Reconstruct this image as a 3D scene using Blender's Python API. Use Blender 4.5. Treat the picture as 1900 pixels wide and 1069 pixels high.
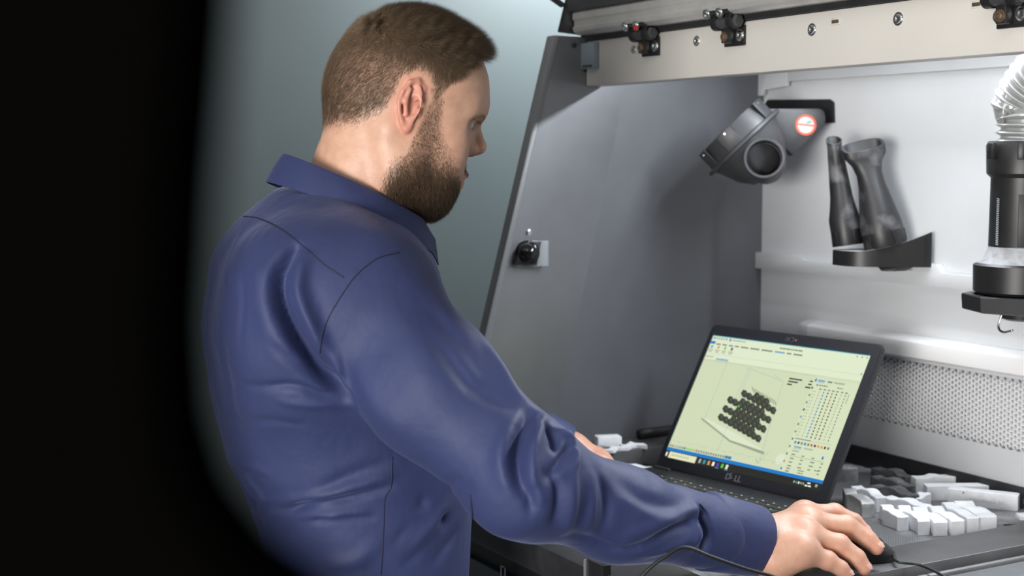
import bpy, bmesh, math, random
import numpy as np
from mathutils import Vector, Matrix
random.seed(7); RNG = np.random.default_rng(11)
scene = bpy.context.scene
col = scene.collection
for o in list(bpy.data.objects): bpy.data.objects.remove(o)

# ------------------------------------------------------------ camera
FPX = 2660.0
YAW, PIT = math.radians(29.4), math.radians(5.25)
_fh = np.array([-math.cos(YAW), math.sin(YAW), 0.0]); _up = np.array([0, 0, 1.0])
CF = _fh*math.cos(PIT) - _up*math.sin(PIT)
CR = np.array([math.sin(YAW), math.cos(YAW), 0.0])
CU = np.cross(CR, CF)
CC = np.array([1.9795, -1.6198, 1.47])
cam_d = bpy.data.cameras.new('camera'); cam = bpy.data.objects.new('camera', cam_d); col.objects.link(cam)
cam_d.sensor_width = 36.0; cam_d.lens = FPX/1900*36.0; cam_d.clip_start = 0.02
cam.matrix_world = Matrix(((CR[0], CU[0], -CF[0], CC[0]), (CR[1], CU[1], -CF[1], CC[1]), (CR[2], CU[2], -CF[2], CC[2]), (0, 0, 0, 1)))
cam_d.dof.use_dof = True; cam_d.dof.focus_distance = 1.70; cam_d.dof.aperture_fstop = 5.6
scene.camera = cam

# ------------------------------------------------------------ view + world + lights
vs = scene.view_settings
vs.view_transform = 'Standard'; vs.look = 'None'; vs.gamma = 1.0; vs.use_curve_mapping = False; vs.exposure = 0.0
w = bpy.data.worlds.new('world'); scene.world = w; w.use_nodes = True
w.node_tree.nodes['Background'].inputs[0].default_value = (0.80, 0.90, 1.0, 1)
w.node_tree.nodes['Background'].inputs[1].default_value = 0.035

def area_light(name, loc, target, sx, sy, power, color=(1, 1, 1)):
    d = bpy.data.lights.new(name, 'AREA'); d.shape = 'RECTANGLE'; d.size = sx; d.size_y = sy; d.energy = power; d.color = color
    o = bpy.data.objects.new(name, d); col.objects.link(o); o.location = loc
    o.rotation_euler = (Vector(target) - Vector(loc)).to_track_quat('-Z', 'Y').to_euler()
    return o
# added key light without a window, added overhead fill, rear lamp on the wall, and the hood's own strip lamp
area_light('key_light', (2.35, -3.55, 1.25), (0.6, -0.8, 1.30), 1.2, 1.0, 135, (1.0, 0.97, 0.93))
area_light('overhead_fill', (1.6, -1.6, 2.9), (0.8, -0.9, 1.0), 1.2, 1.2, 10, (1.0, 0.98, 0.95))
area_light('rear_room_lamp', (-0.95, 0.80, 2.35), (-1.55, 0.50, 1.75), 0.5, 0.4, 70, (0.88, 0.96, 1.0))

# ------------------------------------------------------------ picture point -> world point on a given plane / at a given distance
def pray(u, v): return CF + CR*((u - 950.0)/FPX) - CU*((v - 534.5)/FPX)
def at(u, v, ax, val):
    d = pray(u, v); return CC + d*((val - CC[ax])/d[ax])
def dep(u, v, D): return CC + pray(u, v)*D

# ------------------------------------------------------------ materials
def nt(name):
    m = bpy.data.materials.new(name); m.use_nodes = True
    return m, m.node_tree, m.node_tree.nodes['Principled BSDF']
def mat(name, c, rough=0.5, metal=0.0, var=0.0, vscale=20.0, bump=0.0, bscale=200.0, spec=0.5, coat=0.0, sheen=0.0, c2=None, thr=None):
    m, t, b = nt(name)
    b.inputs['Roughness'].default_value = rough; b.inputs['Metallic'].default_value = metal
    b.inputs['Specular IOR Level'].default_value = spec; b.inputs['Coat Weight'].default_value = coat
    if sheen: b.inputs['Sheen Weight'].default_value = sheen; b.inputs['Sheen Roughness'].default_value = 0.4
    tc = t.nodes.new('ShaderNodeTexCoord')
    if var or c2:
        n = t.nodes.new('ShaderNodeTexNoise'); n.inputs['Scale'].default_value = vscale; n.inputs['Detail'].default_value = 5
        t.links.new(tc.outputs['Object'], n.inputs['Vector'])
        r = t.nodes.new('ShaderNodeValToRGB')
        if c2 is None:
            r.color_ramp.elements[0].position = 0.3; r.color_ramp.elements[1].position = 0.7
            r.color_ramp.elements[0].color = (*[x*(1 - var) for x in c], 1); r.color_ramp.elements[1].color = (*[min(1, x*(1 + var)) for x in c], 1)
        else:
            lo, hi = thr or (0.5, 0.65)
            r.color_ramp.elements[0].position = lo; r.color_ramp.elements[1].position = hi
            r.color_ramp.elements[0].color = (*c, 1); r.color_ramp.elements[1].color = (*c2, 1)
        t.links.new(n.outputs['Fac'], r.inputs['Fac']); t.links.new(r.outputs['Color'], b.inputs['Base Color'])
    else:
        b.inputs['Base Color'].default_value = (*c, 1)
    if bump:
        n2 = t.nodes.new('ShaderNodeTexNoise'); n2.inputs['Scale'].default_value = bscale; n2.inputs['Detail'].default_value = 3
        t.links.new(tc.outputs['Object'], n2.inputs['Vector'])
        bp = t.nodes.new('ShaderNodeBump'); bp.inputs['Strength'].default_value = bump; bp.inputs['Distance'].default_value = 0.002
        t.links.new(n2.outputs['Fac'], bp.inputs['Height']); t.links.new(bp.outputs['Normal'], b.inputs['Normal'])
    return m
def emat(name, c, s=1.0):
    m, t, b = nt(name)
    b.inputs['Base Color'].default_value = (0.01, 0.01, 0.01, 1); b.inputs['Roughness'].default_value = 0.35
    b.inputs['Emission Color'].default_value = (*c, 1); b.inputs['Emission Strength'].default_value = s
    return m
def srgb(r, g, b):
    f = lambda x: (x/255/12.92 if x/255 <= 0.04045 else ((x/255 + 0.055)/1.055)**2.4)
    return (f(r), f(g), f(b))
M = {}
M['room_wall'] = mat('room_wall_paint', (0.046, 0.058, 0.060), 0.55, var=0.06, vscale=3, bump=0.05, bscale=300)
M['floor'] = mat('floor_paint', (0.20, 0.21, 0.21), 0.4, var=0.15, vscale=4)
M['ceiling'] = mat('ceiling_paint', (0.6, 0.6, 0.6), 0.8, var=0.03)
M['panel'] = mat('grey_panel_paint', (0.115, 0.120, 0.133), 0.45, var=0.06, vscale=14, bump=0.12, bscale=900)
M['leaf'] = mat('grey_panel_lit', (0.20, 0.205, 0.22), 0.40, metal=0.55, var=0.06, vscale=14, bump=0.08, bscale=900)  # front leaf's catch of light put into a paler, more metallic panel colour
M['edge'] = mat('panel_edge_paint', (0.16, 0.165, 0.175), 0.4)
M['white'] = mat('white_painted_steel', (0.60, 0.615, 0.635), 0.38, var=0.05, vscale=5, bump=0.05, bscale=500)
M['beam'] = mat('cream_painted_steel', (0.62, 0.60, 0.56), 0.42, var=0.03, vscale=6, bump=0.05, bscale=700)
M['alu'] = mat('brushed_aluminium', (0.68, 0.67, 0.65), 0.42, metal=0.6, var=0.08, vscale=30)
M['zinc'] = mat('zinc_plated_steel', (0.72, 0.74, 0.74), 0.22, metal=1.0, var=0.15, vscale=300)
M['black'] = mat('black_plastic', (0.013, 0.013, 0.014), 0.42, var=0.2, vscale=60, bump=0.06, bscale=1200)
M['blackm'] = mat('black_painted_metal', (0.022, 0.022, 0.024), 0.45, var=0.25, vscale=40)
M['dusty'] = mat('dusty_black_plastic', (0.018, 0.018, 0.020), 0.45, c2=(0.16, 0.16, 0.17), vscale=26, thr=(0.52, 0.80))
M['darkgrey'] = mat('dark_grey_plastic', (0.045, 0.046, 0.050), 0.45, var=0.15, vscale=30, bump=0.06, bscale=900)
M['rubber'] = mat('black_rubber', (0.010, 0.010, 0.011), 0.5)
M['rim'] = mat('rim_grey_metal', (0.10, 0.10, 0.105), 0.35, metal=0.3, var=0.15, vscale=25)
M['speck'] = mat('speckled_grey_sheet', (0.15, 0.16, 0.17), 0.4, c2=(0.4, 0.4, 0.42), vscale=160, thr=(0.62, 0.8))
M['plaster'] = mat('white_powdered_print', (0.80, 0.81, 0.84), 0.8, var=0.10, vscale=35, bump=0.25, bscale=260)
M['plasterg'] = mat('grey_powdered_print', (0.20, 0.20, 0.205), 0.8, c2=(0.48, 0.48, 0.49), vscale=40, thr=(0.45, 0.75), bump=0.4, bscale=320)
M['plasterd'] = mat('dark_grey_print', (0.075, 0.076, 0.08), 0.8, c2=(0.22, 0.22, 0.23), vscale=45, thr=(0.5, 0.8), bump=0.8, bscale=240)
M['red'] = mat('red_plastic', (0.55, 0.03, 0.03), 0.4)
M['copper'] = mat('rusty_screw', (0.22, 0.15, 0.10), 0.45, metal=0.7, var=0.3, vscale=300)

# ------------------------------------------------------------ object helpers
def mesh_obj(name, verts, faces, m, parent=None, smooth=False, mats=None, fmat=None):
    me = bpy.data.meshes.new(name)
    me.from_pydata([tuple(map(float, v)) for v in verts], [], [tuple(f) for f in faces]); me.update()
    if mats:
        for q in mats: me.materials.append(q)
        if fmat is not None: me.polygons.foreach_set('material_index', np.asarray(fmat, dtype=np.int32))
    else: me.materials.append(m)
    if smooth: me.polygons.foreach_set('use_smooth', np.ones(len(me.polygons), dtype=bool))
    o = bpy.data.objects.new(name, me); col.objects.link(o)
    if parent is not None: o.parent = parent
    return o
def np_mesh(name, V, quads, m, parent=None, smooth=True, tris=None):
    me = bpy.data.meshes.new(name)
    nq = 0 if quads is None else len(quads); ntr = 0 if tris is None else len(tris)
    me.vertices.add(len(V)); me.vertices.foreach_set('co', np.asarray(V, dtype=np.float32).ravel())
    idx = []
    if nq: idx.append(np.asarray(quads, dtype=np.int32).ravel())
    if ntr: idx.append(np.asarray(tris, dtype=np.int32).ravel())
    idx = np.concatenate(idx); me.loops.add(len(idx)); me.loops.foreach_set('vertex_index', idx)
    me.polygons.add(nq + ntr)
    st = np.concatenate([np.arange(nq)*4, nq*4 + np.arange(ntr)*3]).astype(np.int32)
    me.polygons.foreach_set('loop_start', st)
    me.polygons.foreach_set('use_smooth', np.full(nq + ntr, smooth, dtype=bool))
    me.materials.append(m); me.update(calc_edges=True); me.validate()
    o = bpy.data.objects.new(name, me); col.objects.link(o)
    if parent is not None: o.parent = parent
    return o
def empty(name, loc=(0, 0, 0)):
    o = bpy.data.objects.new(name, None); col.objects.link(o); o.location = loc; o.empty_display_size = 0.05
    return o
def tag(o, label, cat, group=None, kind=None):
    if label: o['label'] = label
    if cat: o['category'] = cat
    if group: o['group'] = group
    if kind: o['kind'] = kind
    return o
def par(o, p):
    """parent keeping world placement (p is an empty or mesh whose matrix is a pure translation)"""
    o.parent = p; o.matrix_parent_inverse = Matrix.Translation(p.location).inverted() if p.parent is None else Matrix.Identity(4)
    return o
def finish(bm, name, m, parent=None, bevel=0.0, seg=2, smooth=False):
    bmesh.ops.recalc_face_normals(bm, faces=bm.faces[:])
    if bevel:
        bmesh.ops.bevel(bm, geom=[e for e in bm.edges if e.calc_face_angle(0) > 0.5], offset=bevel, segments=seg, profile=0.5, affect='EDGES', clamp_overlap=True)
    me = bpy.data.meshes.new(name); bm.to_mesh(me); bm.free(); me.materials.append(m)
    if smooth or bevel:
        for p in me.polygons: p.use_smooth = True
        try: me.set_sharp_from_angle(angle=math.radians(35))
        except Exception: pass
    o = bpy.data.objects.new(name, me); col.objects.link(o)
    if parent is not None: o.parent = parent
    return o
def box(name, lo, hi, m, parent=None, bevel=0.0, seg=2):
    bm = bmesh.new(); bmesh.ops.create_cube(bm, size=1.0)
    lo, hi = np.array(lo, float), np.array(hi, float)
    for v in bm.verts: v.co = Vector(tuple((lo + hi)/2 + np.array(v.co)*(hi - lo)))
    return finish(bm, name, m, parent, bevel, seg)
def obox(name, c, ax, ay, az, m, parent=None, bevel=0.0, seg=2):
    """box given by centre and three half-axis vectors"""
    bm = bmesh.new(); bmesh.ops.create_cube(bm, size=2.0)
    c, ax, ay, az = [np.array(q, float) for q in (c, ax, ay, az)]
    for v in bm.verts: v.co = Vector(tuple(c + ax*v.co[0] + ay*v.co[1] + az*v.co[2]))
    return finish(bm, name, m, parent, bevel, seg)
def prism(name, pts, off, m, parent=None, bevel=0.0, seg=2):
    """closed polygon pts (3-D, planar) extruded by vector off"""
    bm = bmesh.new(); off = Vector(tuple(off))
    a = [bm.verts.new(Vector(tuple(map(float, p)))) for p in pts]; b = [bm.verts.new(v.co + off) for v in a]
    n = len(a); bm.faces.new(a); bm.faces.new(b[::-1])
    for i in range(n): bm.faces.new((a[i], b[i], b[(i+1) % n], a[(i+1) % n]))
    return finish(bm, name, m, parent, bevel, seg)
def basis(d):
    d = np.array(d, float); d /= np.linalg.norm(d)
    a = np.array([0, 0, 1.0]) if abs(d[2]) < 0.9 else np.array([1.0, 0, 0])
    x = np.cross(a, d); x /= np.linalg.norm(x); return x, np.cross(d, x), d
def lathe(name, base, axis, prof, m, parent=None, n=32, smooth=True, cap=True):
    """prof: list of (r, h) along axis"""
    x, y, d = basis(axis); base = np.array(base, float); V = []; Fc = []
    for r, h in prof:
        for k in range(n):
            a = 2*math.pi*k/n; V.append(base + d*h + (x*math.cos(a) + y*math.sin(a))*r)
    for i in range(len(prof)-1):
        for k in range(n):
            Fc.append((i*n+k, i*n+(k+1) % n, (i+1)*n+(k+1) % n, (i+1)*n+k))
    if cap: Fc.append(tuple(range(n))[::-1]); Fc.append(tuple((len(prof)-1)*n + k for k in range(n)))
    o = mesh_obj(name, V, Fc, m, parent, smooth)
    if smooth:
        try: o.data.set_sharp_from_angle(angle=math.radians(38))
        except Exception: pass
    return o
def spline(pts, n):
    """Catmull-Rom resample"""
    P = np.array(pts, float); P = np.vstack([2*P[0]-P[1], P, 2*P[-1]-P[-2]]); out = []
    S = len(P)-3
    for t in np.linspace(0, S, n):
        i = min(int(t), S-1); s = t-i; a, b, c, d = P[i:i+4]
        out.append(0.5*((2*b)+(-a+c)*s+(2*a-5*b+4*c-d)*s*s+(-a+3*b-3*c+d)*s**3))
    return np.array(out)
def tube(name, pts, r, m, parent=None, n=48, k=8, raw=False):
    P = np.array(pts, float) if raw else spline(pts, n); T = np.gradient(P, axis=0); T /= np.linalg.norm(T, axis=1)[:, None]
    x, y, _ = basis(T[0]); V = []; Fc = []
    R = np.full(len(P), r) if np.isscalar(r) else np.interp(np.linspace(0, 1, len(P)), np.linspace(0, 1, len(r)), r)
    for i in range(len(P)):
        x = x - T[i]*(x@T[i]); x /= np.linalg.norm(x); y = np.cross(T[i], x)
        for j in range(k):
            a = 2*math.pi*j/k; V.append(P[i] + (x*math.cos(a)+y*math.sin(a))*R[i])
    for i in range(len(P)-1):
        for j in range(k): Fc.append((i*k+j, i*k+(j+1) % k, (i+1)*k+(j+1) % k, (i+1)*k+j))
    Fc.append(tuple(range(k))[::-1]); Fc.append(tuple((len(P)-1)*k+j for j in range(k)))
    return mesh_obj(name, V, Fc, m, parent, True)
def loft(name, rings, m, parent=None, smooth=True, cap0=True, cap1=True):
    """rings: list of equal-length point loops"""
    n = len(rings[0]); V = [p for r in rings for p in r]; Fc = []
    for i in range(len(rings)-1):
        for k in range(n): Fc.append((i*n+k, i*n+(k+1) % n, (i+1)*n+(k+1) % n, (i+1)*n+k))
    if cap0: Fc.append(tuple(range(n))[::-1])
    if cap1: Fc.append(tuple((len(rings)-1)*n+k for k in range(n)))
    o = mesh_obj(name, V, Fc, m, parent, smooth)
    try: o.data.set_sharp_from_angle(angle=math.radians(40))
    except Exception: pass
    return o
def text_mesh(name, body, size, org, xdir, ydir, m, parent=None, depth=0.0002, spacing=1.0):
    cu = bpy.data.curves.new(name, 'FONT'); cu.body = body; cu.size = size; cu.extrude = depth; cu.space_character = spacing; cu.resolution_u = 2
    tmp = bpy.data.objects.new(name, cu); col.objects.link(tmp)
    me = bpy.data.meshes.new_from_object(tmp.evaluated_get(bpy.context.evaluated_depsgraph_get()))
    bpy.data.objects.remove(tmp); me.name = name
    x = Vector(tuple(xdir)).normalized(); y = Vector(tuple(ydir)).normalized(); z = x.cross(y)
    me.transform(Matrix(((x[0], y[0], z[0], org[0]), (x[1], y[1], z[1], org[1]), (x[2], y[2], z[2], org[2]), (0, 0, 0, 1))))
    me.materials.clear(); me.materials.append(m)
    o = bpy.data.objects.new(name, me); col.objects.link(o)
    if parent is not None: o.parent = parent
    return o

# ------------------------------------------------------------ implicit surfaces (for the figure)
def smin(a, b, k): h = np.maximum(k-np.abs(a-b), 0)/k; return np.minimum(a, b)-h*h*k*0.25
def smax(a, b, k): return -smin(-a, -b, k)
def ell(P, c, r, R=None):
    q = P-np.asarray(c, float)
    if R is not None: q = q@R
    r = np.asarray(r, float); k0 = np.sqrt(((q/r)**2).sum(1)); k1 = np.sqrt(((q/(r*r))**2).sum(1))+1e-9
    return k0*(k0-1)/k1
def rcone(P, a, b, ra, rb):
    a = np.asarray(a, float); ba = np.asarray(b, float)-a; pa = P-a
    h = np.clip((pa@ba)/(ba@ba), 0, 1); return np.sqrt(((pa-h[:, None]*ba)**2).sum(1))-(ra+(rb-ra)*h)
def chain(P, pts, rad, k=0.004):
    d = None
    for i in range(len(pts)-1):
        e = rcone(P, pts[i], pts[i+1], rad[i], rad[i+1]); d = e if d is None else smin(d, e, k)
    return d
def sx(P):  # mirrored copy for symmetric pieces
    Q = P.copy(); Q[:, 0] = np.abs(Q[:, 0]); return Q
def iso_mesh(fn, lo, hi, vox, margin=2.5, smooth_it=1):
    lo = np.array(lo, float); hi = np.array(hi, float); s = 4
    nc = np.ceil((hi-lo)/(vox*s)).astype(int); nf = nc*s+1
    cg = np.stack(np.meshgrid(*[lo[i]+np.arange(nc[i]+1)*vox*s for i in range(3)], indexing='ij'), -1).reshape(-1, 3)
    cv = fn(cg).reshape(nc+1)
    mn = np.full(nc, 1e9)
    for dx in (0, 1):
        for dy in (0, 1):
            for dz in (0, 1):
                c = cv[dx:nc[0]+dx, dy:nc[1]+dy, dz:nc[2]+dz]; mn = np.minimum(mn, np.abs(c))
    act = mn < margin*vox*s
    fm = np.zeros(nf, bool)
    up = act.repeat(s, 0).repeat(s, 1).repeat(s, 2)
    for dx in (0, 1):
        for dy in (0, 1):
            for dz in (0, 1): fm[dx:dx+up.shape[0], dy:dy+up.shape[1], dz:dz+up.shape[2]] |= up
    ci = [np.minimum((np.arange(nf[i])+s//2)//s, nc[i]) for i in range(3)]
    V = cv[np.ix_(*ci)].astype(np.float32)
    I = np.argwhere(fm)
    vals = np.empty(len(I), np.float32)
    for q in range(0, len(I), 400000): vals[q:q+400000] = fn(lo+I[q:q+400000]*vox)
    V[fm] = vals
    ins = V < 0
    cs = np.array(nf)-1
    cnt = np.zeros(cs, np.int8)
    for dx in (0, 1):
        for dy in (0, 1):
            for dz in (0, 1): cnt += ins[dx:cs[0]+dx, dy:cs[1]+dy, dz:cs[2]+dz]
    cell = np.argwhere((cnt > 0) & (cnt < 8)); cid = np.full(cs, -1, np.int64); cid[tuple(cell.T)] = np.arange(len(cell))
    acc = np.zeros((len(cell), 3)); num = np.zeros(len(cell))
    cor = [(0, 0, 0), (1, 0, 0), (0, 1, 0), (1, 1, 0), (0, 0, 1), (1, 0, 1), (0, 1, 1), (1, 1, 1)]
    for a in range(8):
        for ax in range(3):
            if cor[a][ax]: continue
            A = np.array(cor[a]); B = A.copy(); B[ax] = 1
            va = V[tuple((cell+A).T)]; vb = V[tuple((cell+B).T)]
            x = (va < 0) != (vb < 0); t = va[x]/(va[x]-vb[x])
            acc[x] += A+(B-A)*t[:, None]; num[x] += 1
    W = lo+(cell+acc/num[:, None])*vox
    Q = []
    for ax in range(3):
        sl0 = [slice(None)]*3; sl1 = [slice(None)]*3; sl0[ax] = slice(0, -1); sl1[ax] = slice(1, None)
        a, b = ins[tuple(sl0)], ins[tuple(sl1)]
        E = np.argwhere(a != b); o1, o2 = [(1, 2), (2, 0), (0, 1)][ax]
        E = E[(E[:, o1] > 0) & (E[:, o2] > 0) & (E[:, o1] < cs[o1]) & (E[:, o2] < cs[o2])]
        fl = a[tuple(E.T)]
        d1 = np.zeros(3, int); d1[o1] = 1; d2 = np.zeros(3, int); d2[o2] = 1
        q = np.stack([cid[tuple((E-d1-d2).T)], cid[tuple((E-d2).T)], cid[tuple(E.T)], cid[tuple((E-d1).T)]], 1)
        q[~fl] = q[~fl][:, ::-1]; Q.append(q)
    Q = np.concatenate(Q); Q = Q[(Q >= 0).all(1)]
    for _ in range(smooth_it): W = lap(W, Q, 0.5)
    return W, Q
def lap(W, Q, f):
    S = np.zeros_like(W); n = np.zeros(len(W))
    for a, b in ((0, 1), (1, 2), (2, 3), (3, 0)):
        for p, q in ((a, b), (b, a)):
            for c in range(3): S[:, c] += np.bincount(Q[:, p], W[Q[:, q], c], len(W))
            n += np.bincount(Q[:, p], minlength=len(W))
    return W+(S/np.maximum(n, 1)[:, None]-W)*f
def normals(W, Q):
    N = np.cross(W[Q[:, 2]]-W[Q[:, 0]], W[Q[:, 3]]-W[Q[:, 1]]); R = np.zeros_like(W)
    for k in range(4):
        for c in range(3): R[:, c] += np.bincount(Q[:, k], N[:, c], len(W))
    return R/(np.linalg.norm(R, axis=1)[:, None]+1e-12)
def polydist(P, pts):
    """distance to polyline and parameter 0..1 along it"""
    pts = np.asarray(pts, float); L = np.r_[0, np.cumsum(np.linalg.norm(np.diff(pts, axis=0), axis=1))]
    best = np.full(len(P), 1e9); tt = np.zeros(len(P))
    for i in range(len(pts)-1):
        a = pts[i]; ba = pts[i+1]-a; h = np.clip(((P-a)@ba)/(ba@ba+1e-12), 0, 1)
        d = np.sqrt(((P-a-h[:, None]*ba)**2).sum(1)); s = d < best; best[s] = d[s]; tt[s] = (L[i]+h[s]*(L[i+1]-L[i]))/L[-1]
    return best, tt
# ============================================================ room
def struct(o, label=None): o['kind'] = 'structure'; return o
floor = struct(box('floor', (-1.7, -4.0, -0.05), (4.0, 1.2, 0.0), M['floor']))
wall = struct(box('wall_left', (-1.62, -4.0, 0.0), (-1.55, 1.2, 3.0), M['room_wall']))
wall2 = struct(box('wall_back', (-1.55, 1.10, 0.0), (4.0, 1.2, 3.0), M['room_wall']))
ceil = struct(box('ceiling', (-1.7, -4.0, 3.0), (4.0, 1.2, 3.06), M['ceiling']))

# ============================================================ unpacking station
ST = empty('unpacking_station', (0.5, -0.35, 0.0))
tag(ST, 'grey and white unpacking station with a hood beam, perforated tray and hexagonal rear grille', 'workstation')
def S(o, parent=None):
    return par(o, ST) if parent is None else sub(o, parent)
def sub(o, p):
    o.parent = p; o.matrix_parent_inverse = Matrix.Identity(4)
    # parts of ST keep world coordinates in their meshes, so a sub-part needs only the same offset
    return o
MZ = 0.970          # perforated tray level
# --- left end panel: a flat rear leaf and a front leaf folded slightly inwards
XF = 0.022
fold_t, fold_b = at(1163, 150, 0, 0.0), at(1068, 610, 0, 0.0)
fd = (fold_b-fold_t)/(fold_b[2]-fold_t[2])
def on_fold(z): return fold_t+fd*(z-fold_t[2])
ed_t, ed_b = at(1038, 66, 0, XF), at(906, 640, 0, XF)
ee = (ed_b-ed_t)/(ed_b[2]-ed_t[2])
def on_edge(z): return ed_t+ee*(z-ed_t[2])
ztop, zbot = ed_t[2], 0.62
t = np.array([-0.006, 0, 0])
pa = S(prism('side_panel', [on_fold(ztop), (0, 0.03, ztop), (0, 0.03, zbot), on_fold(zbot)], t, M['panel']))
q1, q2, q3, q4 = on_edge(ztop), on_fold(ztop), on_fold(zbot), on_edge(zbot)
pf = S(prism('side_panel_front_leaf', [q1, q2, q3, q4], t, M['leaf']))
# rolled front edge of the leaf
S(prism('side_panel_edge', [q1+[0.0015, 0, 0], q4+[0.0015, 0, 0], q4+[0.0015, -0.011, 0], q1+[0.0015, -0.011, 0]], (-0.022, 0, 0), M['edge'], bevel=0.0015))
lathe_screw_mat = M['zinc']
def screw(name, c, d, r=0.0045, m=None, parent=None, washer=True):
    """pan-head screw with recess and washer"""
    m = m or M['zinc']
    prof = ([(r*1.35, 0.0), (r*1.35, 0.0008), (r, 0.0008)] if washer else [(r, 0.0)])+[(r, 0.0018), (r*0.9, 0.0030), (r*0.62, 0.0037), (r*0.45, 0.0037), (r*0.40, 0.0022), (0.0004, 0.0020)]
    o = lathe(name, c, d, prof, m, None, n=16)
    return o
def part(o, p):
    """o built in world coordinates becomes a child of p (part or station)"""
    o.parent = p
    o.matrix_parent_inverse = (Matrix.Translation(ST.location)).inverted() if p is ST else Matrix.Identity(4)
    return o
nx = np.array([1.0, 0, 0]); ny = np.array([0, -1.0, 0])
part(screw('screw', at(1064, 84, 0, 0.017), nx, 0.004, M['blackm'], washer=False), pf)
part(screw('screw', at(980, 431, 0, 0.018), nx, 0.0045, M['zinc']), pf)
# glossy catch with a clear plate on the front leaf
cc = at(985, 469, 0, 0.024)
cl, ct = at(962, 452, 0, 0.024), at(1017, 446, 0, 0.024); cb = at(1017, 493, 0, 0.024)
M['clear'], _t, _b = nt('clear_plastic'); _b.inputs['Base Color'].default_value = (0.8, 0.85, 0.88, 1); _b.inputs['Roughness'].default_value = 0.12; _b.inputs['Transmission Weight'].default_value = 0.75; _b.inputs['IOR'].default_value = 1.25
M['gloss'] = mat('glossy_black', (0.008, 0.008, 0.009), 0.12)
hp = S(prism('catch_plate', [(0.0225, cl[1]+0.008, ct[2]), (0.0225, ct[1], ct[2]), (0.0225, cb[1], cb[2]), (0.0225, cl[1]-0.006, cb[2])], (0.004, 0, 0), M['clear'], bevel=0.001))
ck = S(lathe('catch_knob', cc+[-0.002, -0.006, 0], (0.9, -0.45, 0), [(0.020, 0), (0.020, 0.006), (0.017, 0.010), (0.0155, 0.0105), (0.0145, 0.016), (0.011, 0.021), (0.006, 0.0235), (0.0005, 0.0245)], M['gloss'], n=28))
part(lathe('catch_ring', cc+[0.006, -0.010, 0], (0.9, -0.45, 0), [(0.013, 0), (0.0135, 0.003), (0.012, 0.0032), (0.0115, 0)], M['zinc'], n=28), ck)
S(prism('catch_shroud', [at(950, 490, 0, 0.024), at(968, 452, 0, 0.024), at(978, 448, 0, 0.024), at(1000, 448, 0, 0.024), at(992, 492, 0, 0.024)], (0.008, 0, 0), M['black'], bevel=0.001))
# --- back wall: plates above and below the grille
GZ0, GZ1, GX0, GX1 = at(1643, 783, 1, 0)[2], at(1643, 663, 1, 0)[2], 0.16, 0.86
XR = 1.15
ZB = at(1579, 824, 1, 0)[2]
ZT = 1.72
wp = S(box('rear_panel', (-0.01, 0.0, GZ1), (XR, 0.012, ZT), M['white']))
S(box('rear_panel_lower', (-0.01, 0.0, ZB), (XR, 0.012, GZ0), M['white']))
S(box('rear_panel_left', (-0.01, 0.0, GZ0), (GX0, 0.012, GZ1), M['white']))
S(box('rear_panel_right', (GX1, 0.0, GZ0), (XR, 0.012, GZ1), M['white']))
# top strip of the rear wall, proud of the plate, with a small end bracket
zs = at(1640, 139, 1, -0.012)[2]
ts = S(box('rear_top_strip', (0.03, -0.012, zs), (XR, 0.0, ZT), M['white'], bevel=0.001))
x0 = at(1408, 170, 1, -0.014)[0]
S(prism('rear_end_bracket', [(0.0, -0.014, ZT), (0.075, -0.014, ZT), (0.075, -0.014, 1.588), (0.014, -0.014, 1.584), (0.011, -0.014, 1.575), (0.0, -0.014, 1.575)], (0, 0.008, 0), M['white'], bevel=0.001))
# slotted rail along the wall with raised tabs
def rl(u, v): return at(u, v, 1, -0.014)
zb = rl(1480, 506)[2]; z1 = rl(1560, 489)[2]; z2 = zb+0.021
xa = [rl(1405, 480)[0], rl(1483, 480)[0], rl(1491, 487)[0], rl(1700, 490)[0], rl(1737, 495)[0], rl(1746, 510)[0], 1.12]
zl = z1; zh = z1+0.006
rail = [(0.0, -0.014, zb), (xa[6], -0.014, zb), (xa[6], -0.014, zl), (xa[5], -0.014, zl), (xa[4], -0.014, zh+0.006), (xa[3], -0.014, zh+0.006), (xa[3]-0.008, -0.014, zl), (xa[2], -0.014, zl), (xa[1], -0.014, zh), (0.0, -0.014, zh)]
S(prism('tool_rail', rail, (0, 0.014, 0), M['white'], bevel=0.0008))
# sill bar over the grille with a translucent end cap
zc0, zc1 = at(1643, 655, 1, -0.03)[2], at(1643, 624, 1, -0.03)[2]
xs0 = at(1497, 604, 1, -0.03)[0]
prof = [(0, zc0-0.004), (-0.022, zc0-0.004), (-0.030, zc0), (-0.030, zc1-0.003), (-0.026, zc1+0.001), (-0.012, zc1+0.004), (0, zc1+0.004)]
M['sill'] = mat('white_gloss_paint', (0.90, 0.90, 0.91), 0.3)
sill = S(prism('grille_sill', [(xs0, y, z) for y, z in prof], (XR-xs0, 0, 0), M['sill'], bevel=0.0008))
M['capw'] = mat('milky_cap', (0.55, 0.56, 0.58), 0.4)
S(prism('sill_end_cap', [(xs0-0.022, y*0.97, z) for y, z in prof], (0.0215, 0, 0), M['capw'], bevel=0.001))
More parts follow.
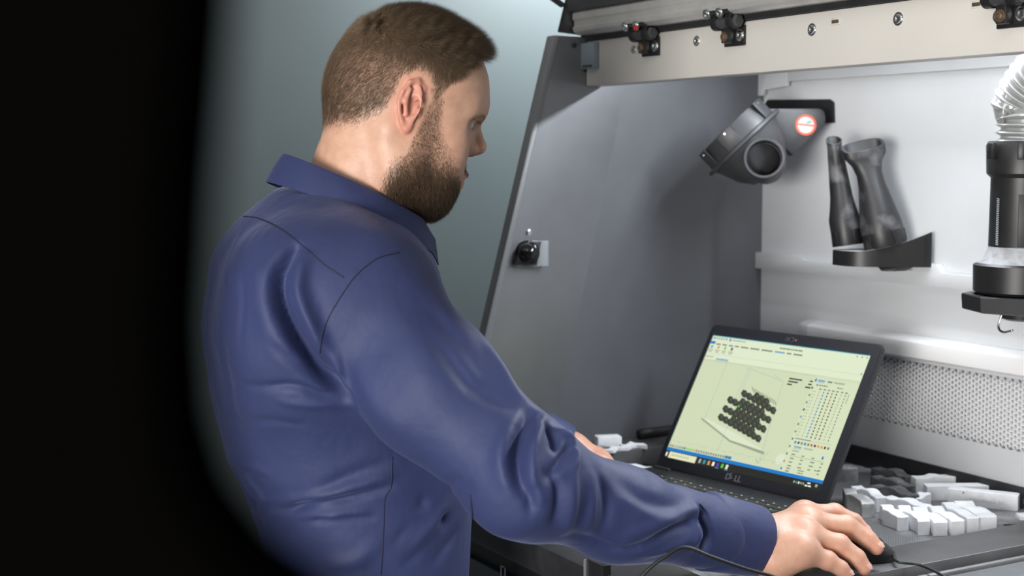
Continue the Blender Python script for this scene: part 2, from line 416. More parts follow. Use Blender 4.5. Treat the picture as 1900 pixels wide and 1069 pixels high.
# hexagonal grille: every cell web is real geometry (too many holes to part singly)
def hexgrid(x0, x1, z0, z1, y, a, web, depth):
    """flat-left/right hexes: vertical pitch a, column pitch a*sqrt3/2"""
    V = []; Fc = []; R = a/math.sqrt(3); r = R-web
    cx = a*math.sqrt(3)/2; i = 0; x = x0+R
    while x < x1-R*0.5:
        z = z0+a/2+(a/2 if i % 2 else 0)
        while z < z1-a*0.4:
            b = len(V)
            for rr, yy in ((R, y), (r, y), (r, y+depth)):
                for k in range(6):
                    q = math.radians(60*k); V.append((x+rr*math.cos(q), yy, z+rr*math.sin(q)))
            for k in range(6):
                k2 = (k+1) % 6
                Fc.append((b+k, b+k2, b+6+k2, b+6+k)); Fc.append((b+6+k, b+6+k2, b+12+k2, b+12+k))
            z += a
        x += cx; i += 1
    return V, Fc
PA = 0.0078
hv, hf = hexgrid(GX0, GX1, GZ0, GZ1, 0.001, PA, 0.00085, 0.004)
M['grille'] = mat('grille_steel', (0.86, 0.87, 0.89), 0.4)
gr = S(mesh_obj('hex_grille', hv, hf, M['grille'])); gr['kind'] = 'stuff'
hv2, hf2 = hexgrid(GX0, GX1, GZ0-0.01, GZ1, 0.020, PA, 0.0013, 0.003)
g2 = S(mesh_obj('hex_grille_inner', [(x+0.0021, y, z+0.0024) for x, y, z in hv2], hf2, M['grille'])); g2['kind'] = 'stuff'
M['filter'] = mat('filter_pad', (0.42, 0.42, 0.43), 0.9, var=0.2, vscale=120)
S(box('grille_filter', (GX0-0.01, 0.032, GZ0-0.01), (GX1+0.01, 0.045, GZ1+0.01), M['filter']))
S(box('grille_duct_top', (GX0-0.01, 0.012, GZ1), (GX1+0.01, 0.032, GZ1+0.01), M['darkgrey']))
S(box('grille_duct_bottom', (GX0-0.01, 0.012, GZ0-0.012), (GX1+0.01, 0.032, GZ0-0.002), M['darkgrey']))
# --- tray
mt, tr, pb = nt('perforated_tray_sheet')
tc = tr.nodes.new('ShaderNodeTexCoord'); mp = tr.nodes.new('ShaderNodeMapping'); mp.inputs['Scale'].default_value = (235, 235, 235); mp.inputs['Rotation'].default_value = (0, 0, 0.0)
vo = tr.nodes.new('ShaderNodeTexVoronoi'); vo.inputs['Scale'].default_value = 1.0; vo.inputs['Randomness'].default_value = 0.0
rp = tr.nodes.new('ShaderNodeValToRGB'); rp.color_ramp.elements[0].position = 0.30; rp.color_ramp.elements[1].position = 0.40
rp.color_ramp.elements[0].color = (0.004, 0.004, 0.004, 1); rp.color_ramp.elements[1].color = (0.22, 0.22, 0.225, 1)
tr.links.new(tc.outputs['Object'], mp.inputs['Vector']); tr.links.new(mp.outputs['Vector'], vo.inputs['Vector']); tr.links.new(vo.outputs['Distance'], rp.inputs['Fac'])
ns = tr.nodes.new('ShaderNodeTexNoise'); ns.inputs['Scale'].default_value = 9.0; ns.inputs['Detail'].default_value = 6; tr.links.new(tc.outputs['Object'], ns.inputs['Vector'])
nr = tr.nodes.new('ShaderNodeValToRGB'); nr.color_ramp.elements[0].position = 0.58; nr.color_ramp.elements[1].position = 0.78
mx = tr.nodes.new('ShaderNodeMixRGB'); mx.inputs['Color2'].default_value = (0.55, 0.56, 0.58, 1)
tr.links.new(ns.outputs['Fac'], nr.inputs['Fac']); tr.links.new(nr.outputs['Color'], mx.inputs['Fac']); tr.links.new(rp.outputs['Color'], mx.inputs['Color1']); tr.links.new(mx.outputs['Color'], pb.inputs['Base Color'])
pb.inputs['Roughness'].default_value = 0.5; pb.inputs['Metallic'].default_value = 0.3
M['tray'] = mt
NX = at(1634, 1017, 2, 0.985)[0]           # near edge of the perforated sheet
LX = 0.097
FY = -0.742                                 # front of the station
M['edgebar'] = mat('dull_metal_edge', (0.30, 0.30, 0.31), 0.4, metal=0.5, var=0.1)
S(box('perforated_tray', (LX, FY+0.10, MZ-0.004), (NX+0.01, 0.0, MZ), M['tray']))
S(box('tray_back_upstand', (0.0, -0.004, MZ-0.01), (XR, 0.004, ZB), M['blackm']))
lg = S(box('tray_end_ledge', (0.0, FY+0.09, 0.93), (LX, 0.0, 1.0), M['rim'], bevel=0.0015))
S(box('tray_near_rim', (NX, FY+0.10, 0.94), (NX+0.078, 0.0, 0.985), M['rim'], bevel=0.002))
S(box('rim_groove', (NX+0.079, FY+.1, 0.88), (NX+0.099, 0.0, 0.925), M['black']))
S(box('rim_edge_bar', (NX+0.100, FY+.1, 0.94), (NX+0.108, 0.0, 0.982), M['edgebar'], bevel=0.002))
S(box('rim_trim', (NX+0.0765, FY+.1, 0.970), (NX+0.0785, 0.0, 0.9853), M['edgebar']))
S(box('near_worktop', (NX+0.114, FY+.1, 0.94), (XR+0.35, 0.0, 0.980), M['speck'], bevel=0.002))
S(box('tray_front_rim', (0.0, FY, 0.955), (NX+0.19, FY+0.10, 0.992), M['blackm'], bevel=0.003))
S(box('front_gap', (0.0, FY+0.02, 0.925), (NX+0.1, FY+0.08, 0.955), M['black']))
M['bluegrey'] = mat('blue_grey_casing', (0.05, 0.062, 0.075), 0.35, var=0.1)
fc = S(box('front_casing', (0.0, FY+0.012, 0.10), (XR+0.35, FY+0.06, 0.925), M['bluegrey'], bevel=0.003))
S(box('rear_casing', (0.0, -0.02, 0.10), (XR+0.35, 0.06, 0.93), M['bluegrey']))
S(box('plinth', (0.03, FY+0.06, 0.0), (XR+0.30, 0.0, 0.10), M['black']))
# little white outlined mark on the casing
mk = at(933, 1062, 1, FY+0.0115)
for dx0, dz0, dx1, dz1 in ((-0.006, -0.012, -0.0048, 0.012), (0.0048, -0.012, 0.006, 0.012), (-0.006, 0.0108, 0.006, 0.012), (-0.006, -0.012, 0.006, -0.0108)):
    part(box('casing_mark', (mk[0]+dx0, FY+0.0112, mk[2]-0.004+dz0), (mk[0]+dx1, FY+0.0125, mk[2]-0.004+dz1), M['sill']), fc)
# metal bracket on the front rim
bk0 = at(1066, 1036, 2, 1.0)
S(prism('front_bracket', [(bk0[0]+0.02, FY-0.002, 1.004), (bk0[0]+0.055, FY-0.002, 1.004), (bk0[0]+0.055, FY-0.002, 0.90), (bk0[0]+0.02, FY-0.002, 0.90)], (0, 0.012, 0), M['black'], bevel=0.001))
S(box('front_bracket_edge', (bk0[0]+0.017, FY-0.004, 0.90), (bk0[0]+0.0195, FY+0.01, 1.003), M['edgebar'], bevel=0.001))
# black screw in the tray upstand
us = at(1607, 874, 1, -0.005)
S(screw('tray_screw', us, ny, 0.006, M['black']))
# --- hood beam across the front
BY = -0.374
bz0, bz1 = at(1087, 160, 1, BY)[2], at(1108, 75, 1, BY)[2]
beam = S(prism('hood_beam', [(0.012, BY, bz0), (0.012, BY, bz1), (0.012, BY+0.018, bz1), (0.012, BY+0.018, bz0+0.004), (0.012, BY+0.034, bz0+0.004), (0.012, BY+0.034, bz0)], (XR-0.012, 0, 0), M['beam'], bevel=0.0016))
for u, v, r in ((1176, 92, .0045), (1293, 76, .0055), (1507, 55, .006), (1667, 35, .006)):
    part(screw('screw', at(u, v, 1, BY-0.0002), ny, r), beam)
for u, v in ((1551, 40), (1813, 8)):
    c = at(u, v, 1, BY-0.0002)
    fr = part(box('slot_frame', c-[0.008, 0.0012, 0.0042], c+[0.008, 0.0008, 0.0042], M['beam'], bevel=0.0008), beam)
    part(box('slot', c-[0.0062, 0.0018, 0.0022], c+[0.0062, 0.0008, 0.0022], M['copper'], bevel=0.0005), beam)
# dark recess between beam and panel, with a bluish clip
S(box('beam_end_socket', (0.001, BY-0.004, bz0+0.022), (0.014, BY+0.03, bz1+0.012), M['black']))
ca, cb2 = at(1084, 81, 1, BY-0.005), at(1107, 126, 1, BY-0.005)
M['clipblue'] = mat('blue_grey_clip', (0.20, 0.25, 0.28), 0.45)
clip = S(box('beam_clip', (ca[0], BY-0.012, cb2[2]), (cb2[0], BY+0.0, ca[2]), M['clipblue'], bevel=0.0015))
part(box('clip_slot', (ca[0]+0.006, BY-0.0125, cb2[2]+0.002), (cb2[0]-0.002, BY-0.006, cb2[2]+0.005), M['black'], bevel=0.0005), clip)
# dark channel above the beam, aluminium profile of the lifted hood
S(box('hood_channel', (0.004, BY-0.004, bz1+0.0005), (XR, BY+0.05, bz1+0.014), M['blackm']))
RY = BY-0.030
def rz(u, v): return at(u, v, 1, RY)[2]
z0r, z1r, z2r = rz(1087, 62), rz(1065, 46), rz(1062, 27)
xr0 = at(1062, 40, 1, RY)[0]
pr = [(RY+0.010, z0r), (RY+0.002, z0r+0.005), (RY, z0r+0.012), (RY+0.003, z0r+0.014), (RY+0.003, z0r+0.022), (RY, z0r+0.024), (RY, z0r+0.034), (RY+0.004, z0r+0.037), (RY+0.030, z0r+0.037), (RY+0.030, z0r)]
hood = S(prism('hood_profile', [(xr0, y, z) for y, z in pr], (XR-xr0, 0, 0), M['alu'], bevel=0.0007))
S(prism('hood_frame', [(0.0, RY-0.004, z0r+0.0372), (0.0, RY+0.05, z0r+0.0372), (0.0, RY+0.05, z0r+0.075), (0.0, RY-0.004, z0r+0.075)], (XR, 0, 0), M['darkgrey'], bevel=0.002))
hs = [at(1033, 60, 0, 0.0), at(1078, 66, 0, 0.0), at(1078, -60, 0, 0.0), at(1062, -60, 0, 0.0)]
S(prism('hood_side', hs, (0.012, 0, 0), M['blackm'], bevel=0.002))
tz = at(1040, 4, 0, 0.0)
S(prism('hood_arm', [at(1000, -14, 0, 0), at(1012, -14, 0, 0), at(1044, 10, 0, 0), at(1040, 14, 0, 0)], (0.012, 0, 0), M['blackm']))
# --- hinges
def hinge(u, v, s=1.0, tilt=0.0):
    c = at(u, v, 1, BY-0.001)                       # pin centre
    h = empty('hinge', (0, 0, 0))
    part(h, ST); Y0 = BY
    px = 0.016*s
    def hp_(o): o.parent = h; o.matrix_parent_inverse = Matrix.Identity(4); return o
    yb = Y0-0.016
    hp_(box('hinge_upper_leaf', (c[0]-0.034*s, Y0-0.030, c[2]+0.010*s), (c[0]+0.020*s, Y0-0.010, c[2]+0.017*s), M['black'], bevel=0.0015))
    for dx in (-0.019, 0.016): hp_(lathe('hinge_knuckle', (c[0]+dx*s, yb, c[2]), (1, 0, 0), [(0.0108*s, -0.006*s), (0.0115*s, -0.0055*s), (0.0115*s, 0.0055*s), (0.0108*s, 0.006*s)], M['black'], n=24))
    for dx in (-0.019, 0.016): hp_(box('hinge_lug', (c[0]+(dx-0.006)*s, yb-0.010*s, c[2]), (c[0]+(dx+0.006)*s, yb+0.008*s, c[2]+0.012*s), M['black'], bevel=0.001))
    hp_(lathe('hinge_barrel', (c[0]-0.013*s, yb, c[2]), (1, 0, 0), [(0.0095*s, 0), (0.0095*s, 0.024*s)], M['darkgrey'], n=24))
    hp_(lathe('hinge_nut', (c[0]+0.022*s, yb, c[2]), (1, 0, 0), [(0.0095*s, 0), (0.0095*s, 0.006*s), (0.008*s, 0.0075*s)], M['darkgrey'], n=6, smooth=False))
    hp_(box('hinge_lower_leaf', (c[0]-0.020*s, Y0-0.005, c[2]-0.034*s), (c[0]+0.025*s, Y0-0.0003, c[2]-0.005*s), M['black'], bevel=0.001))
    hp_(box('hinge_web', (c[0]-0.010*s, Y0-0.018, c[2]-0.030*s), (c[0]+0.006*s, Y0-0.004, c[2]), M['black'], bevel=0.002))
    hp_(screw('screw', np.array([c[0]-0.002*s, Y0-0.0182, c[2]-0.021*s]), ny, 0.0055*s, M['copper']))
    hp_(screw('screw', np.array([c[0]+0.017*s, Y0-0.0052, c[2]-0.019*s]), ny, 0.0065*s))
    hp_(screw('screw', np.array([c[0]-0.021*s, Y0-0.0012, c[2]-0.019*s]), ny, 0.0055*s))
    for dx in (-0.026, 0.004): hp_(screw('screw', np.array([c[0]+dx*s, Y0-0.031, c[2]+0.012*s]), (0, -0.8, -0.35), 0.0058*s))
    return h
h1 = hinge(1208, 64, 0.95); h1['label'] = 'black hood hinge with a red tag and chrome screws'
hinge(1364, 42, 0.95); hinge(1880, -4, 0.95)
rt = at(1180, 52, 1, BY-0.034); rt_o = box('hinge_tag', rt-[0.006, 0.001, 0.003], rt+[0.004, 0.001, 0.003], M['red'], bevel=0.0005); rt_o.parent = h1; rt_o.matrix_parent_inverse = Matrix.Identity(4)
# --- station roof and lamp strip behind the beam (lights the inside)
S(box('hood_roof', (0.0, -0.30, ZT), (XR, 0.02, ZT+0.02), M['white']))
strip = S(box('hood_lamp', (0.26, -0.100, ZT-0.040), (XR-0.01, -0.070, ZT-0.001), M['sill'], bevel=0.002))
area_light('hood_lamp_light', (0.70, -0.105, ZT-0.022), (0.70, -0.105-0.77, ZT-0.022-0.64), 0.84, 0.028, 13.5, (0.90, 0.95, 1.0))

# ============================================================ dark out-of-focus casing beside the camera
def nearp(u, v, D): return dep(u, v, D)
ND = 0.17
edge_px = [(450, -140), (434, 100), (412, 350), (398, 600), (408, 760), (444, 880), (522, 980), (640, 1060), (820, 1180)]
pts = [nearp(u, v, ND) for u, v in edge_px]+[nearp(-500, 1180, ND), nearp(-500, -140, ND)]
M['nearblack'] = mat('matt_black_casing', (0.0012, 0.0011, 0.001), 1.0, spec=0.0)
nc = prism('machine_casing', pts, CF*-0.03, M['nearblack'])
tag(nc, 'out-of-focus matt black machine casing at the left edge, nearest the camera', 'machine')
# ============================================================ laptop
la = at(1215, 866, 2, .988); lb = at(1530, 940, 2, .988)
lw = (lb-la)/np.linalg.norm(lb-la); lbk = np.array([-lw[1], lw[0], 0]); LWD = np.linalg.norm(lb-la)
lal = math.radians(59); lup = lbk*math.cos(lal)+np.array([0, 0, 1])*math.sin(lal); lnn = np.cross(lw, lup)   # lnn points to the user
if lnn@(-lbk) < 0: lnn = -lnn
zv = np.array([0, 0, 1.0])
LH = 0.250
lap_o = empty('laptop', tuple(la)); tag(lap_o, 'open black laptop showing a pale green modelling program, standing on the tray', 'laptop')
def lpart(o, p=None):
    if p is None: o.parent = lap_o; o.matrix_parent_inverse = Matrix.Translation(lap_o.location).inverted()
    else: o.parent = p; o.matrix_parent_inverse = Matrix.Identity(4)
    return o
def lid(s, t, n=0.0): return la+lw*s+lup*t+lnn*n
def deck(s, t, n=0.0): return la+lw*s-lbk*t+zv*n        # t towards the user
def rrect(f, s0, s1, t0, t1, r, n, k=5):
    out = []
    for (cx, cy, a0) in ((s1-r, t1-r, 0), (s0+r, t1-r, 90), (s0+r, t0+r, 180), (s1-r, t0+r, 270)):
        for i in range(k+1):
            a = math.radians(a0+90*i/k); out.append(f(cx+r*math.cos(a), cy+r*math.sin(a), n))
    return out
M['lapblack'] = mat('laptop_black_shell', (0.016, 0.017, 0.021), 0.42, bump=0.08, bscale=1500)
M['bezel'] = mat('laptop_bezel', (0.014, 0.015, 0.020), 0.38, bump=0.06, bscale=1800)
M['lapgrey'] = mat('laptop_edge', (0.045, 0.047, 0.052), 0.35)
lidb = lpart(prism('lid', rrect(lid, 0, LWD, 0.0, LH, .010, 0.0), -lnn*0.0075, M['lapblack'], bevel=.0012))
lpart(prism('lid_rim', rrect(lid, -.0006, LWD+.0006, -.0004, LH+.0006, .0105, -.0022), -lnn*0.0016, M['lapgrey']), lidb)
bez = lpart(prism('bezel', rrect(lid, .0025, LWD-.0025, .002, LH-.0025, .008, 0.0001), lnn*0.0009, M['bezel'], bevel=.0004), lidb)
SX0, SX1, SY0, SY1 = .0108, .3140, .0185, .2310
SWd, SHt = SX1-SX0, SY1-SY0
# display contents as flat coloured faces (it is a flat picture on a screen)
SC = {'bg': srgb(203, 212, 178), 'ribbon': srgb(216, 226, 196), 'panel': srgb(208, 218, 184), 'blue': srgb(10, 118, 196), 'task': srgb(30, 30, 24), 'search': srgb(222, 222, 184),
      'dark': srgb(52, 56, 46), 'mid': srgb(78, 84, 70), 'line': srgb(150, 165, 150), 'text': srgb(110, 122, 104), 'ink': srgb(40, 48, 44), 'lblue': srgb(90, 150, 190), 'plate': srgb(214, 222, 196), 'plates': srgb(150, 160, 132),
      'green': srgb(80, 200, 40), 'orange': srgb(220, 140, 50), 'red': srgb(190, 70, 50), 'white': srgb(235, 238, 225), 'purple': srgb(80, 70, 170), 'teal': srgb(40, 150, 170), 'brown': srgb(120, 80, 66), 'grey': srgb(160, 170, 150)}
skeys = list(SC); smats = [emat('screen_'+k, SC[k], 1.06) for k in skeys]
sv, sf, sm_ = [], [], []
layer = [0]
def SP(poly, c, z=None):
    """polygon in screen fractions: x right 0..1, y down 0..1"""
    n = .0011+(layer[0] if z is None else z)*.000006
    b = len(sv)
    for x, y in poly: sv.append(lid(SX0+x*SWd, SY1-y*SHt, n))
    sf.append(tuple(range(b, b+len(poly)))[::-1]); sm_.append(skeys.index(c))
def SR(x0, y0, x1, y1, c): SP([(x0, y0), (x1, y0), (x1, y1), (x0, y1)], c)
rs = random.Random(5)
def words(x, y, n, c='text', h=.010, wmin=.006, wmax=.016, gap=.003):
    for _ in range(n):
        w_ = rs.uniform(wmin, wmax); SR(x, y, x+w_, y+h, c); x += w_+gap
SR(0, 0, 1, 1, 'bg'); layer[0] = 1
SR(0, 0, 1, .195, 'ribbon'); SR(.735, .215, 1, .945, 'panel'); SR(0, .885, 1, .905, 'bg'); layer[0] = 2
SR(0, 0, 1, .006, 'teal'); SR(0, .0, .003, .94, 'line')
SR(0, .92, 1, .945, 'blue'); SR(0, .945, 1, 1.0, 'task'); layer[0] = 3
SR(.028, .950, .215, .998, 'search')
SP([(.006, .960), (.016, .957), (.016, .990), (.006, .987)], 'white')
words(.045, .966, 6, 'grey', .014, .008, .02)
for i, c in enumerate(('grey', 'teal', 'orange', 'white', 'purple', 'green', 'white')):
    x = .235+i*.030; SR(x, .957, x+.015, .988, c)
    if i in (4, 6): SR(x-.003, .993, x+.018, .998, 'lblue')
SR(.250+.030*6-.010, .966, .250+.030*6-.005, .980, 'teal')
for x, c in ((.838, 'grey'), (.852, 'teal'), (.866, 'white'), (.880, 'grey'), (.893, 'grey')): SR(x, .962, x+.008, .978, c)
words(.918, .954, 1, 'white', .010, .018, .02); words(.908, .974, 2, 'white', .010, .013, .018); SR(.965, .955, .978, .975, 'grey')
# title row, tabs, ribbon
for i in range(6): SR(.012+i*.017, .014, .020+i*.017, .030, ('ink', 'lblue', 'lblue', 'text', 'lblue', 'text')[i])
SR(.120, .012, .131, .034, 'blue'); SR(.138, .016, .143, .030, 'orange'); SR(.150, .016, .156, .030, 'blue')
words(.162, .018, 4, 'line', .010, .008, .02); words(.46, .030, 7, 'text', .010, .010, .03)
for x in (.925, .955, .982): SR(x, .018, x+.006, .026, 'ink')
SR(.002, .048, .035, .070, 'blue')
x = .045
for n_, c in ((.028, 'text'), (.030, 'text'), (.028, 'text'), (.026, 'text'), (.050, 'text'), (.060, 'text'), (.072, 'text'), (.064, 'lblue'), (.028, 'text'), (.055, 'text')):
    SR(x, .062, x+n_, .073, c); x += n_+.014
for i, c in enumerate(('teal', 'orange', 'green', 'ink')):
    x = .016+i*.046; SR(x, .082, x+.012, .104, c); SR(x-.010, .114, x+.022, .122, 'grey'); SR(x-.006, .128, x+.018, .136, 'grey')
SR(0, .150, 1, .1512, 'line'); SR(.985, .135, .990, .150, 'text'); SR(.003, .170, .06, .178, 'grey'); SR(.082, .180, .165, .189, 'lblue'); SR(.082, .193, .172, .196, 'lblue')
SR(.0, .205, .735, .2065, 'line')
# build volume wires
def SL(x0, y0, x1, y1, w_, c):
    dx, dy = x1-x0, (y1-y0); l_ = math.hypot(dx, dy*SHt/SWd); nx_, ny_ = -dy*SHt/SWd/l_*w_, dx/l_*w_*SWd/SHt
    SP([(x0+nx_, y0+ny_), (x1+nx_, y1+ny_), (x1-nx_, y1-ny_), (x0-nx_, y0-ny_)], c)
for q in ((.165, .20, .165, .70), (.335, .225, .325, .88), (.320, .225, .300, .60), (.56, .28, .60, .88), (.335, .225, .56, .28), (.30, .225, .335, .225), (.49, .24, .54, .27)): SL(*q, .0006, 'lblue')
# base plate and printed blocks, traced as they stand on the screen
def scr(u, v):
    d = pray(u, v); p = CC+d*(((la-CC)@lnn)/(d@lnn))-la
    return ((p@lw-SX0)/SWd, (SY1-p@lup)/SHt)
def zs(x, y): return scr(1220+x*.2152, 700+y*.2152)
SP([zs(385, 350), zs(440, 365), zs(700, 500), zs(925, 640), zs(925, 650), zs(630, 545)], 'plate'); layer[0] = 4
SP([zs(385, 350), zs(630, 545), zs(622, 560), zs(380, 365)], 'plates'); SP([zs(630, 545), zs(925, 645), zs(920, 672), zs(622, 560)], 'plates')
layer[0] = 5
for ri, (x0_, y0_, x1_, y1_, n_) in enumerate(((752, 148, 1000, 292, 7), (632, 202, 958, 372, 9), (592, 280, 916, 452, 9), (552, 352, 872, 534, 9))):
    for lane in (1, 0):
        for i in range(n_):
            t_ = i/(n_-1)
            if lane and not (.22 < t_ < .8): continue
            cx, cy = x0_+(x1_-x0_)*t_+lane*26, y0_+(y1_-y0_)*t_-lane*26
            SP([zs(cx-30, cy-8), zs(cx-8, cy-38), zs(cx+18, cy-30), zs(cx+29, cy-2), zs(cx+10, cy+34), zs(cx-18, cy+24)], 'dark'); layer[0] += .04
            SP([zs(cx-6, cy-4), zs(cx+4, cy-24), zs(cx+17, cy-10), zs(cx+8, cy+14)], 'mid'); layer[0] += .04
for i in range(10):
    x_, y_ = 816+i*21, 88+i*12
    SP([zs(x_, y_), zs(x_+5, y_), zs(x_+24, y_+48), zs(x_+19, y_+48)], 'dark')
SP([zs(698, 243), zs(710, 243), zs(710, 262), zs(698, 262)], 'green')
layer[0] = 12
SL(.600, .895, .635, .800, .0008, 'lblue'); SL(.600, .895, .575, .875, .001, 'red'); SL(.600, .898, .585, .902, .001, 'green')
SP([(.700, .80), (.735, .80), (.745, .86), (.710, .88), (.690, .85)], 'plate')
for i in range(9): SR(.06+i*.078, .868+.0, .062+i*.078, .876, 'text')
SR(0, .862, .735, .8632, 'line')
for i in range(23):
    c = ('text', 'text', 'orange', 'lblue', 'teal', 'text', 'ink', 'green', 'green', 'green', 'orange', 'text')[i % 12] if i < 13 else 'text'
    SR(.010+i*.0165, .896, .019+i*.0165, .914, c)
SR(.385, .892, .430, .916, 'lblue'); SR(.392, .897, .402, .912, 'ink'); SR(.412, .897, .422, .912, 'ink')
# statistics
for j in range(3): SR(.588, .245+j*.022, (.668, .648, .618)[j], .256+j*.022, 'ink'); SR((.715, .712, .700)[j], .243+j*.024, .733, .254+j*.024, 'ink')
# part table on the right
SR(.742, .222, .752, .245, 'blue'); SR(.760, .228, .802, .240, 'lblue'); SR(.760, .246, .802, .249, 'lblue'); SR(.818, .228, .845, .240, 'text'); SR(.855, .228, .918, .240, 'grey')
SR(.762, .262, .770, .274, 'ink'); words(.776, .263, 4, 'text', .009); words(.885, .263, 3, 'text', .009)
for k, (x, c) in enumerate(((.792, 'grey'), (.818, 'blue'), (.843, 'ink'), (.868, 'brown'), (.893, 'ink'), (.920, 'grey'), (.945, 'text'))):
    SR(x-.006, .290, x+.008, .299, 'text')
    for j in range(15):
        y = .310+j*.0235; s = (.004 if c in ('grey', 'text') else .0048)
        SR(x-s*.7, y, x+s*.7, y+.013, c)
for j in range(15): SR(.764, .312+j*.0235, .770, .320+j*.0235, 'grey'); SR(.752, .312+j*.0235, .757, .322+j*.0235, 'grey')
SR(.962, .300, .965, .370, 'text'); SR(.756, .668, .850, .674, 'text'); SR(.850, .670, .975, .672, 'line')
for i in range(12): SR(.738, .285+i*.055, .747, .302+i*.055, ('ink', 'text', 'text', 'ink', 'lblue', 'text', 'text', 'text', 'text', 'text', 'red', 'blue')[i])
for i, c in enumerate(('blue', 'ink', 'text', 'blue', 'text', 'red', 'ink', 'orange', 'orange', 'ink', 'text')): SR(.760+i*.0195, .690, .771+i*.0195, .708, c)
SR(.768, .726, .812, .735, 'lblue'); SR(.768, .741, .812, .744, 'lblue'); SR(.828, .726, .880, .735, 'grey'); SR(.766, .756, .806, .765, 'grey'); SR(.945, .760, .955, .782, 'blue')
SR(.766, .798, .965, .800, 'text')
for j in range(4):
    for x in (.770, .830, .890): words(x, .785+j*.027 if j else .782, 1, 'text', .008, .014, .024)
    words(.950, .808+j*.025, 1, 'text', .008, .01, .014)
words(.77, .885, 1, 'text', .008, .02, .03); words(.77, .905, 1, 'text', .008, .02, .03); words(.84, .885, 3, 'text', .008); words(.84, .902, 3, 'text', .008); words(.93, .862, 2, 'text', .008)
disp_o = lpart(mesh_obj('display', sv, sf, None, None, False, mats=smats, fmat=sm_), lidb); disp_o['label'] = 'lit display with a pale green modelling program'
# statistics lettering and clock, as read on the screen
# webcam and wordmark on the bezel
M['lens'] = mat('webcam_lens', (0.02, 0.005, 0.006), 0.1); M['mark'] = mat('grey_wordmark', (0.28, 0.28, 0.32), 0.3, metal=0.6)
wc = lid(.166, .2395, .001)
for ds, rr, mm in ((0, .0032, 'lens'), (-.009, .0022, 'lens'), (.008, .0012, 'red')):
    lpart(lathe('webcam_lens', wc+lw*ds, lnn, [(rr, 0), (rr, .0004), (rr*.7, .0008), (.0002, .0008)], M[mm], n=16), lidb)
    lpart(lathe('webcam_ring', wc+lw*ds, lnn, [(rr+.0006, 0), (rr+.0006, .0005), (rr, .0005)], M['mark'], n=16, cap=False), lidb)
ls, lt = .1430, .0058
lpart(text_mesh('wordmark', 'D', .0140, lid(ls, lt, .0011), lw, lup, M['mark']), lidb)
lpart(text_mesh('wordmark', 'E', .0128, lid(ls+.0088, lt+.0012, .0011), lw*.88+lup*.47, lup*.88-lw*.47, M['mark']), lidb)
lpart(text_mesh('wordmark', 'LL', .0140, lid(ls+.0176, lt, .0011), lw, lup, M['mark'], spacing=.95), lidb)
# base with palm rest, keyboard and hinge barrel
BT, BD = .0165, .228
base = lpart(prism('base', rrect(deck, -.001, LWD+.001, -.006, BD, .008, -BT+.0005), zv*BT, M['lapblack'], bevel=.0015))
lpart(tube('hinge_barrel', [deck(.035, -.005, -.003), deck(LWD-.035, -.005, -.003)], .0050, M['lapblack'], n=8, k=12))
lpart(obox('hinge_notch', deck(.020, .004, .0016), lw*.016, lbk*.0025, zv*.0016, M['lapgrey'], bevel=.0006), base)
well = lpart(prism('keyboard_well', rrect(deck, .016, LWD-.016, .042, .142, .003, .0004), zv*.0004, M['black']), base)
M['key'] = mat('key_cap', (0.012, 0.012, 0.013), 0.4); M['keyleg'] = mat('key_legend', (0.5, 0.5, 0.52), 0.5)
kw = (LWD-.034)/15
kproto = None; lproto = None
for rw in range(6):
    for c_ in range(15 if rw < 5 else 9):
        hgt = .0152 if rw else .009
        t0 = .0435+(0 if rw == 0 else .0102+(rw-1)*.0176)
        wk = kw*.90; s0 = .017+c_*kw+(0 if rw < 5 else kw*1.2*(c_ > 3))
        if rw == 5 and c_ == 4: wk = kw*3
        if s0+wk > LWD-.014: continue
        kc = deck(s0+wk/2, t0+hgt/2, .0012)
        k_ = lpart(obox('key', kc, lw*wk/2, lbk*hgt/2, zv*.0010, M['key'], bevel=.0005, seg=1), base)
        lg_ = obox('key_legend', kc+zv*.00105+lw*(-wk*.18)+lbk*(hgt*.16), lw*.0016, lbk*.0012, zv*.0001, M['keyleg']); lpart(lg_, base)
lpart(prism('touchpad', rrect(deck, .11, .21, .155, .212, .003, .0003), zv*.0003, M['lapgrey']), base)
# ============================================================ mouse and cables
mc = at(1580, 1036, 2, .985)
mdir = RJ_DIR = np.array([.45, .89, 0]); mdir = mdir/np.linalg.norm(mdir); msd = np.array([mdir[1], -mdir[0], 0])
def mouse():
    o = empty('computer_mouse', tuple(mc)); tag(o, 'black wired computer mouse under the right hand', 'mouse')
    rings = []
    for s in np.linspace(-1, 1, 17):
        wd = .028*(1-abs(s)**3.2*.55)*(1-.06*(s < 0)); ht = .030*(1-abs((s+.12)/1.12)**2.4*.78)+.002
        if abs(s) == 1: wd *= .75; ht *= .55
        rings.append([mc+mdir*(s*.052)+msd*(wd*np.sign(math.cos(a))*abs(math.cos(a))**.75)+zv*(ht*max(0, math.sin(a))**.75+.001) for a in np.linspace(math.pi, 0, 17)]+[mc+mdir*(s*.052)+msd*(wd*.8*q)+zv*.0005 for q in (1, 0, -1)])
    b = loft('shell', rings, M['black']); b.parent = o; b.matrix_parent_inverse = Matrix.Translation(o.location).inverted()
    wl = lathe('scroll_wheel', mc+mdir*.030+zv*.0170-msd*.003, msd, [(.008, 0), (.009, .001), (.009, .005), (.008, .006)], M['darkgrey'], n=20); wl.parent = o; wl.matrix_parent_inverse = Matrix.Translation(o.location).inverted()
    gp = tube('button_split', [mc+mdir*.010+zv*.0285, mc+mdir*.03+zv*.0235, mc+mdir*.049+zv*.012], .0006, M['rubber'], n=12, k=5); gp.parent = o; gp.matrix_parent_inverse = Matrix.Translation(o.location).inverted()
mouse()
mf = mc+mdir*.051+zv*.007
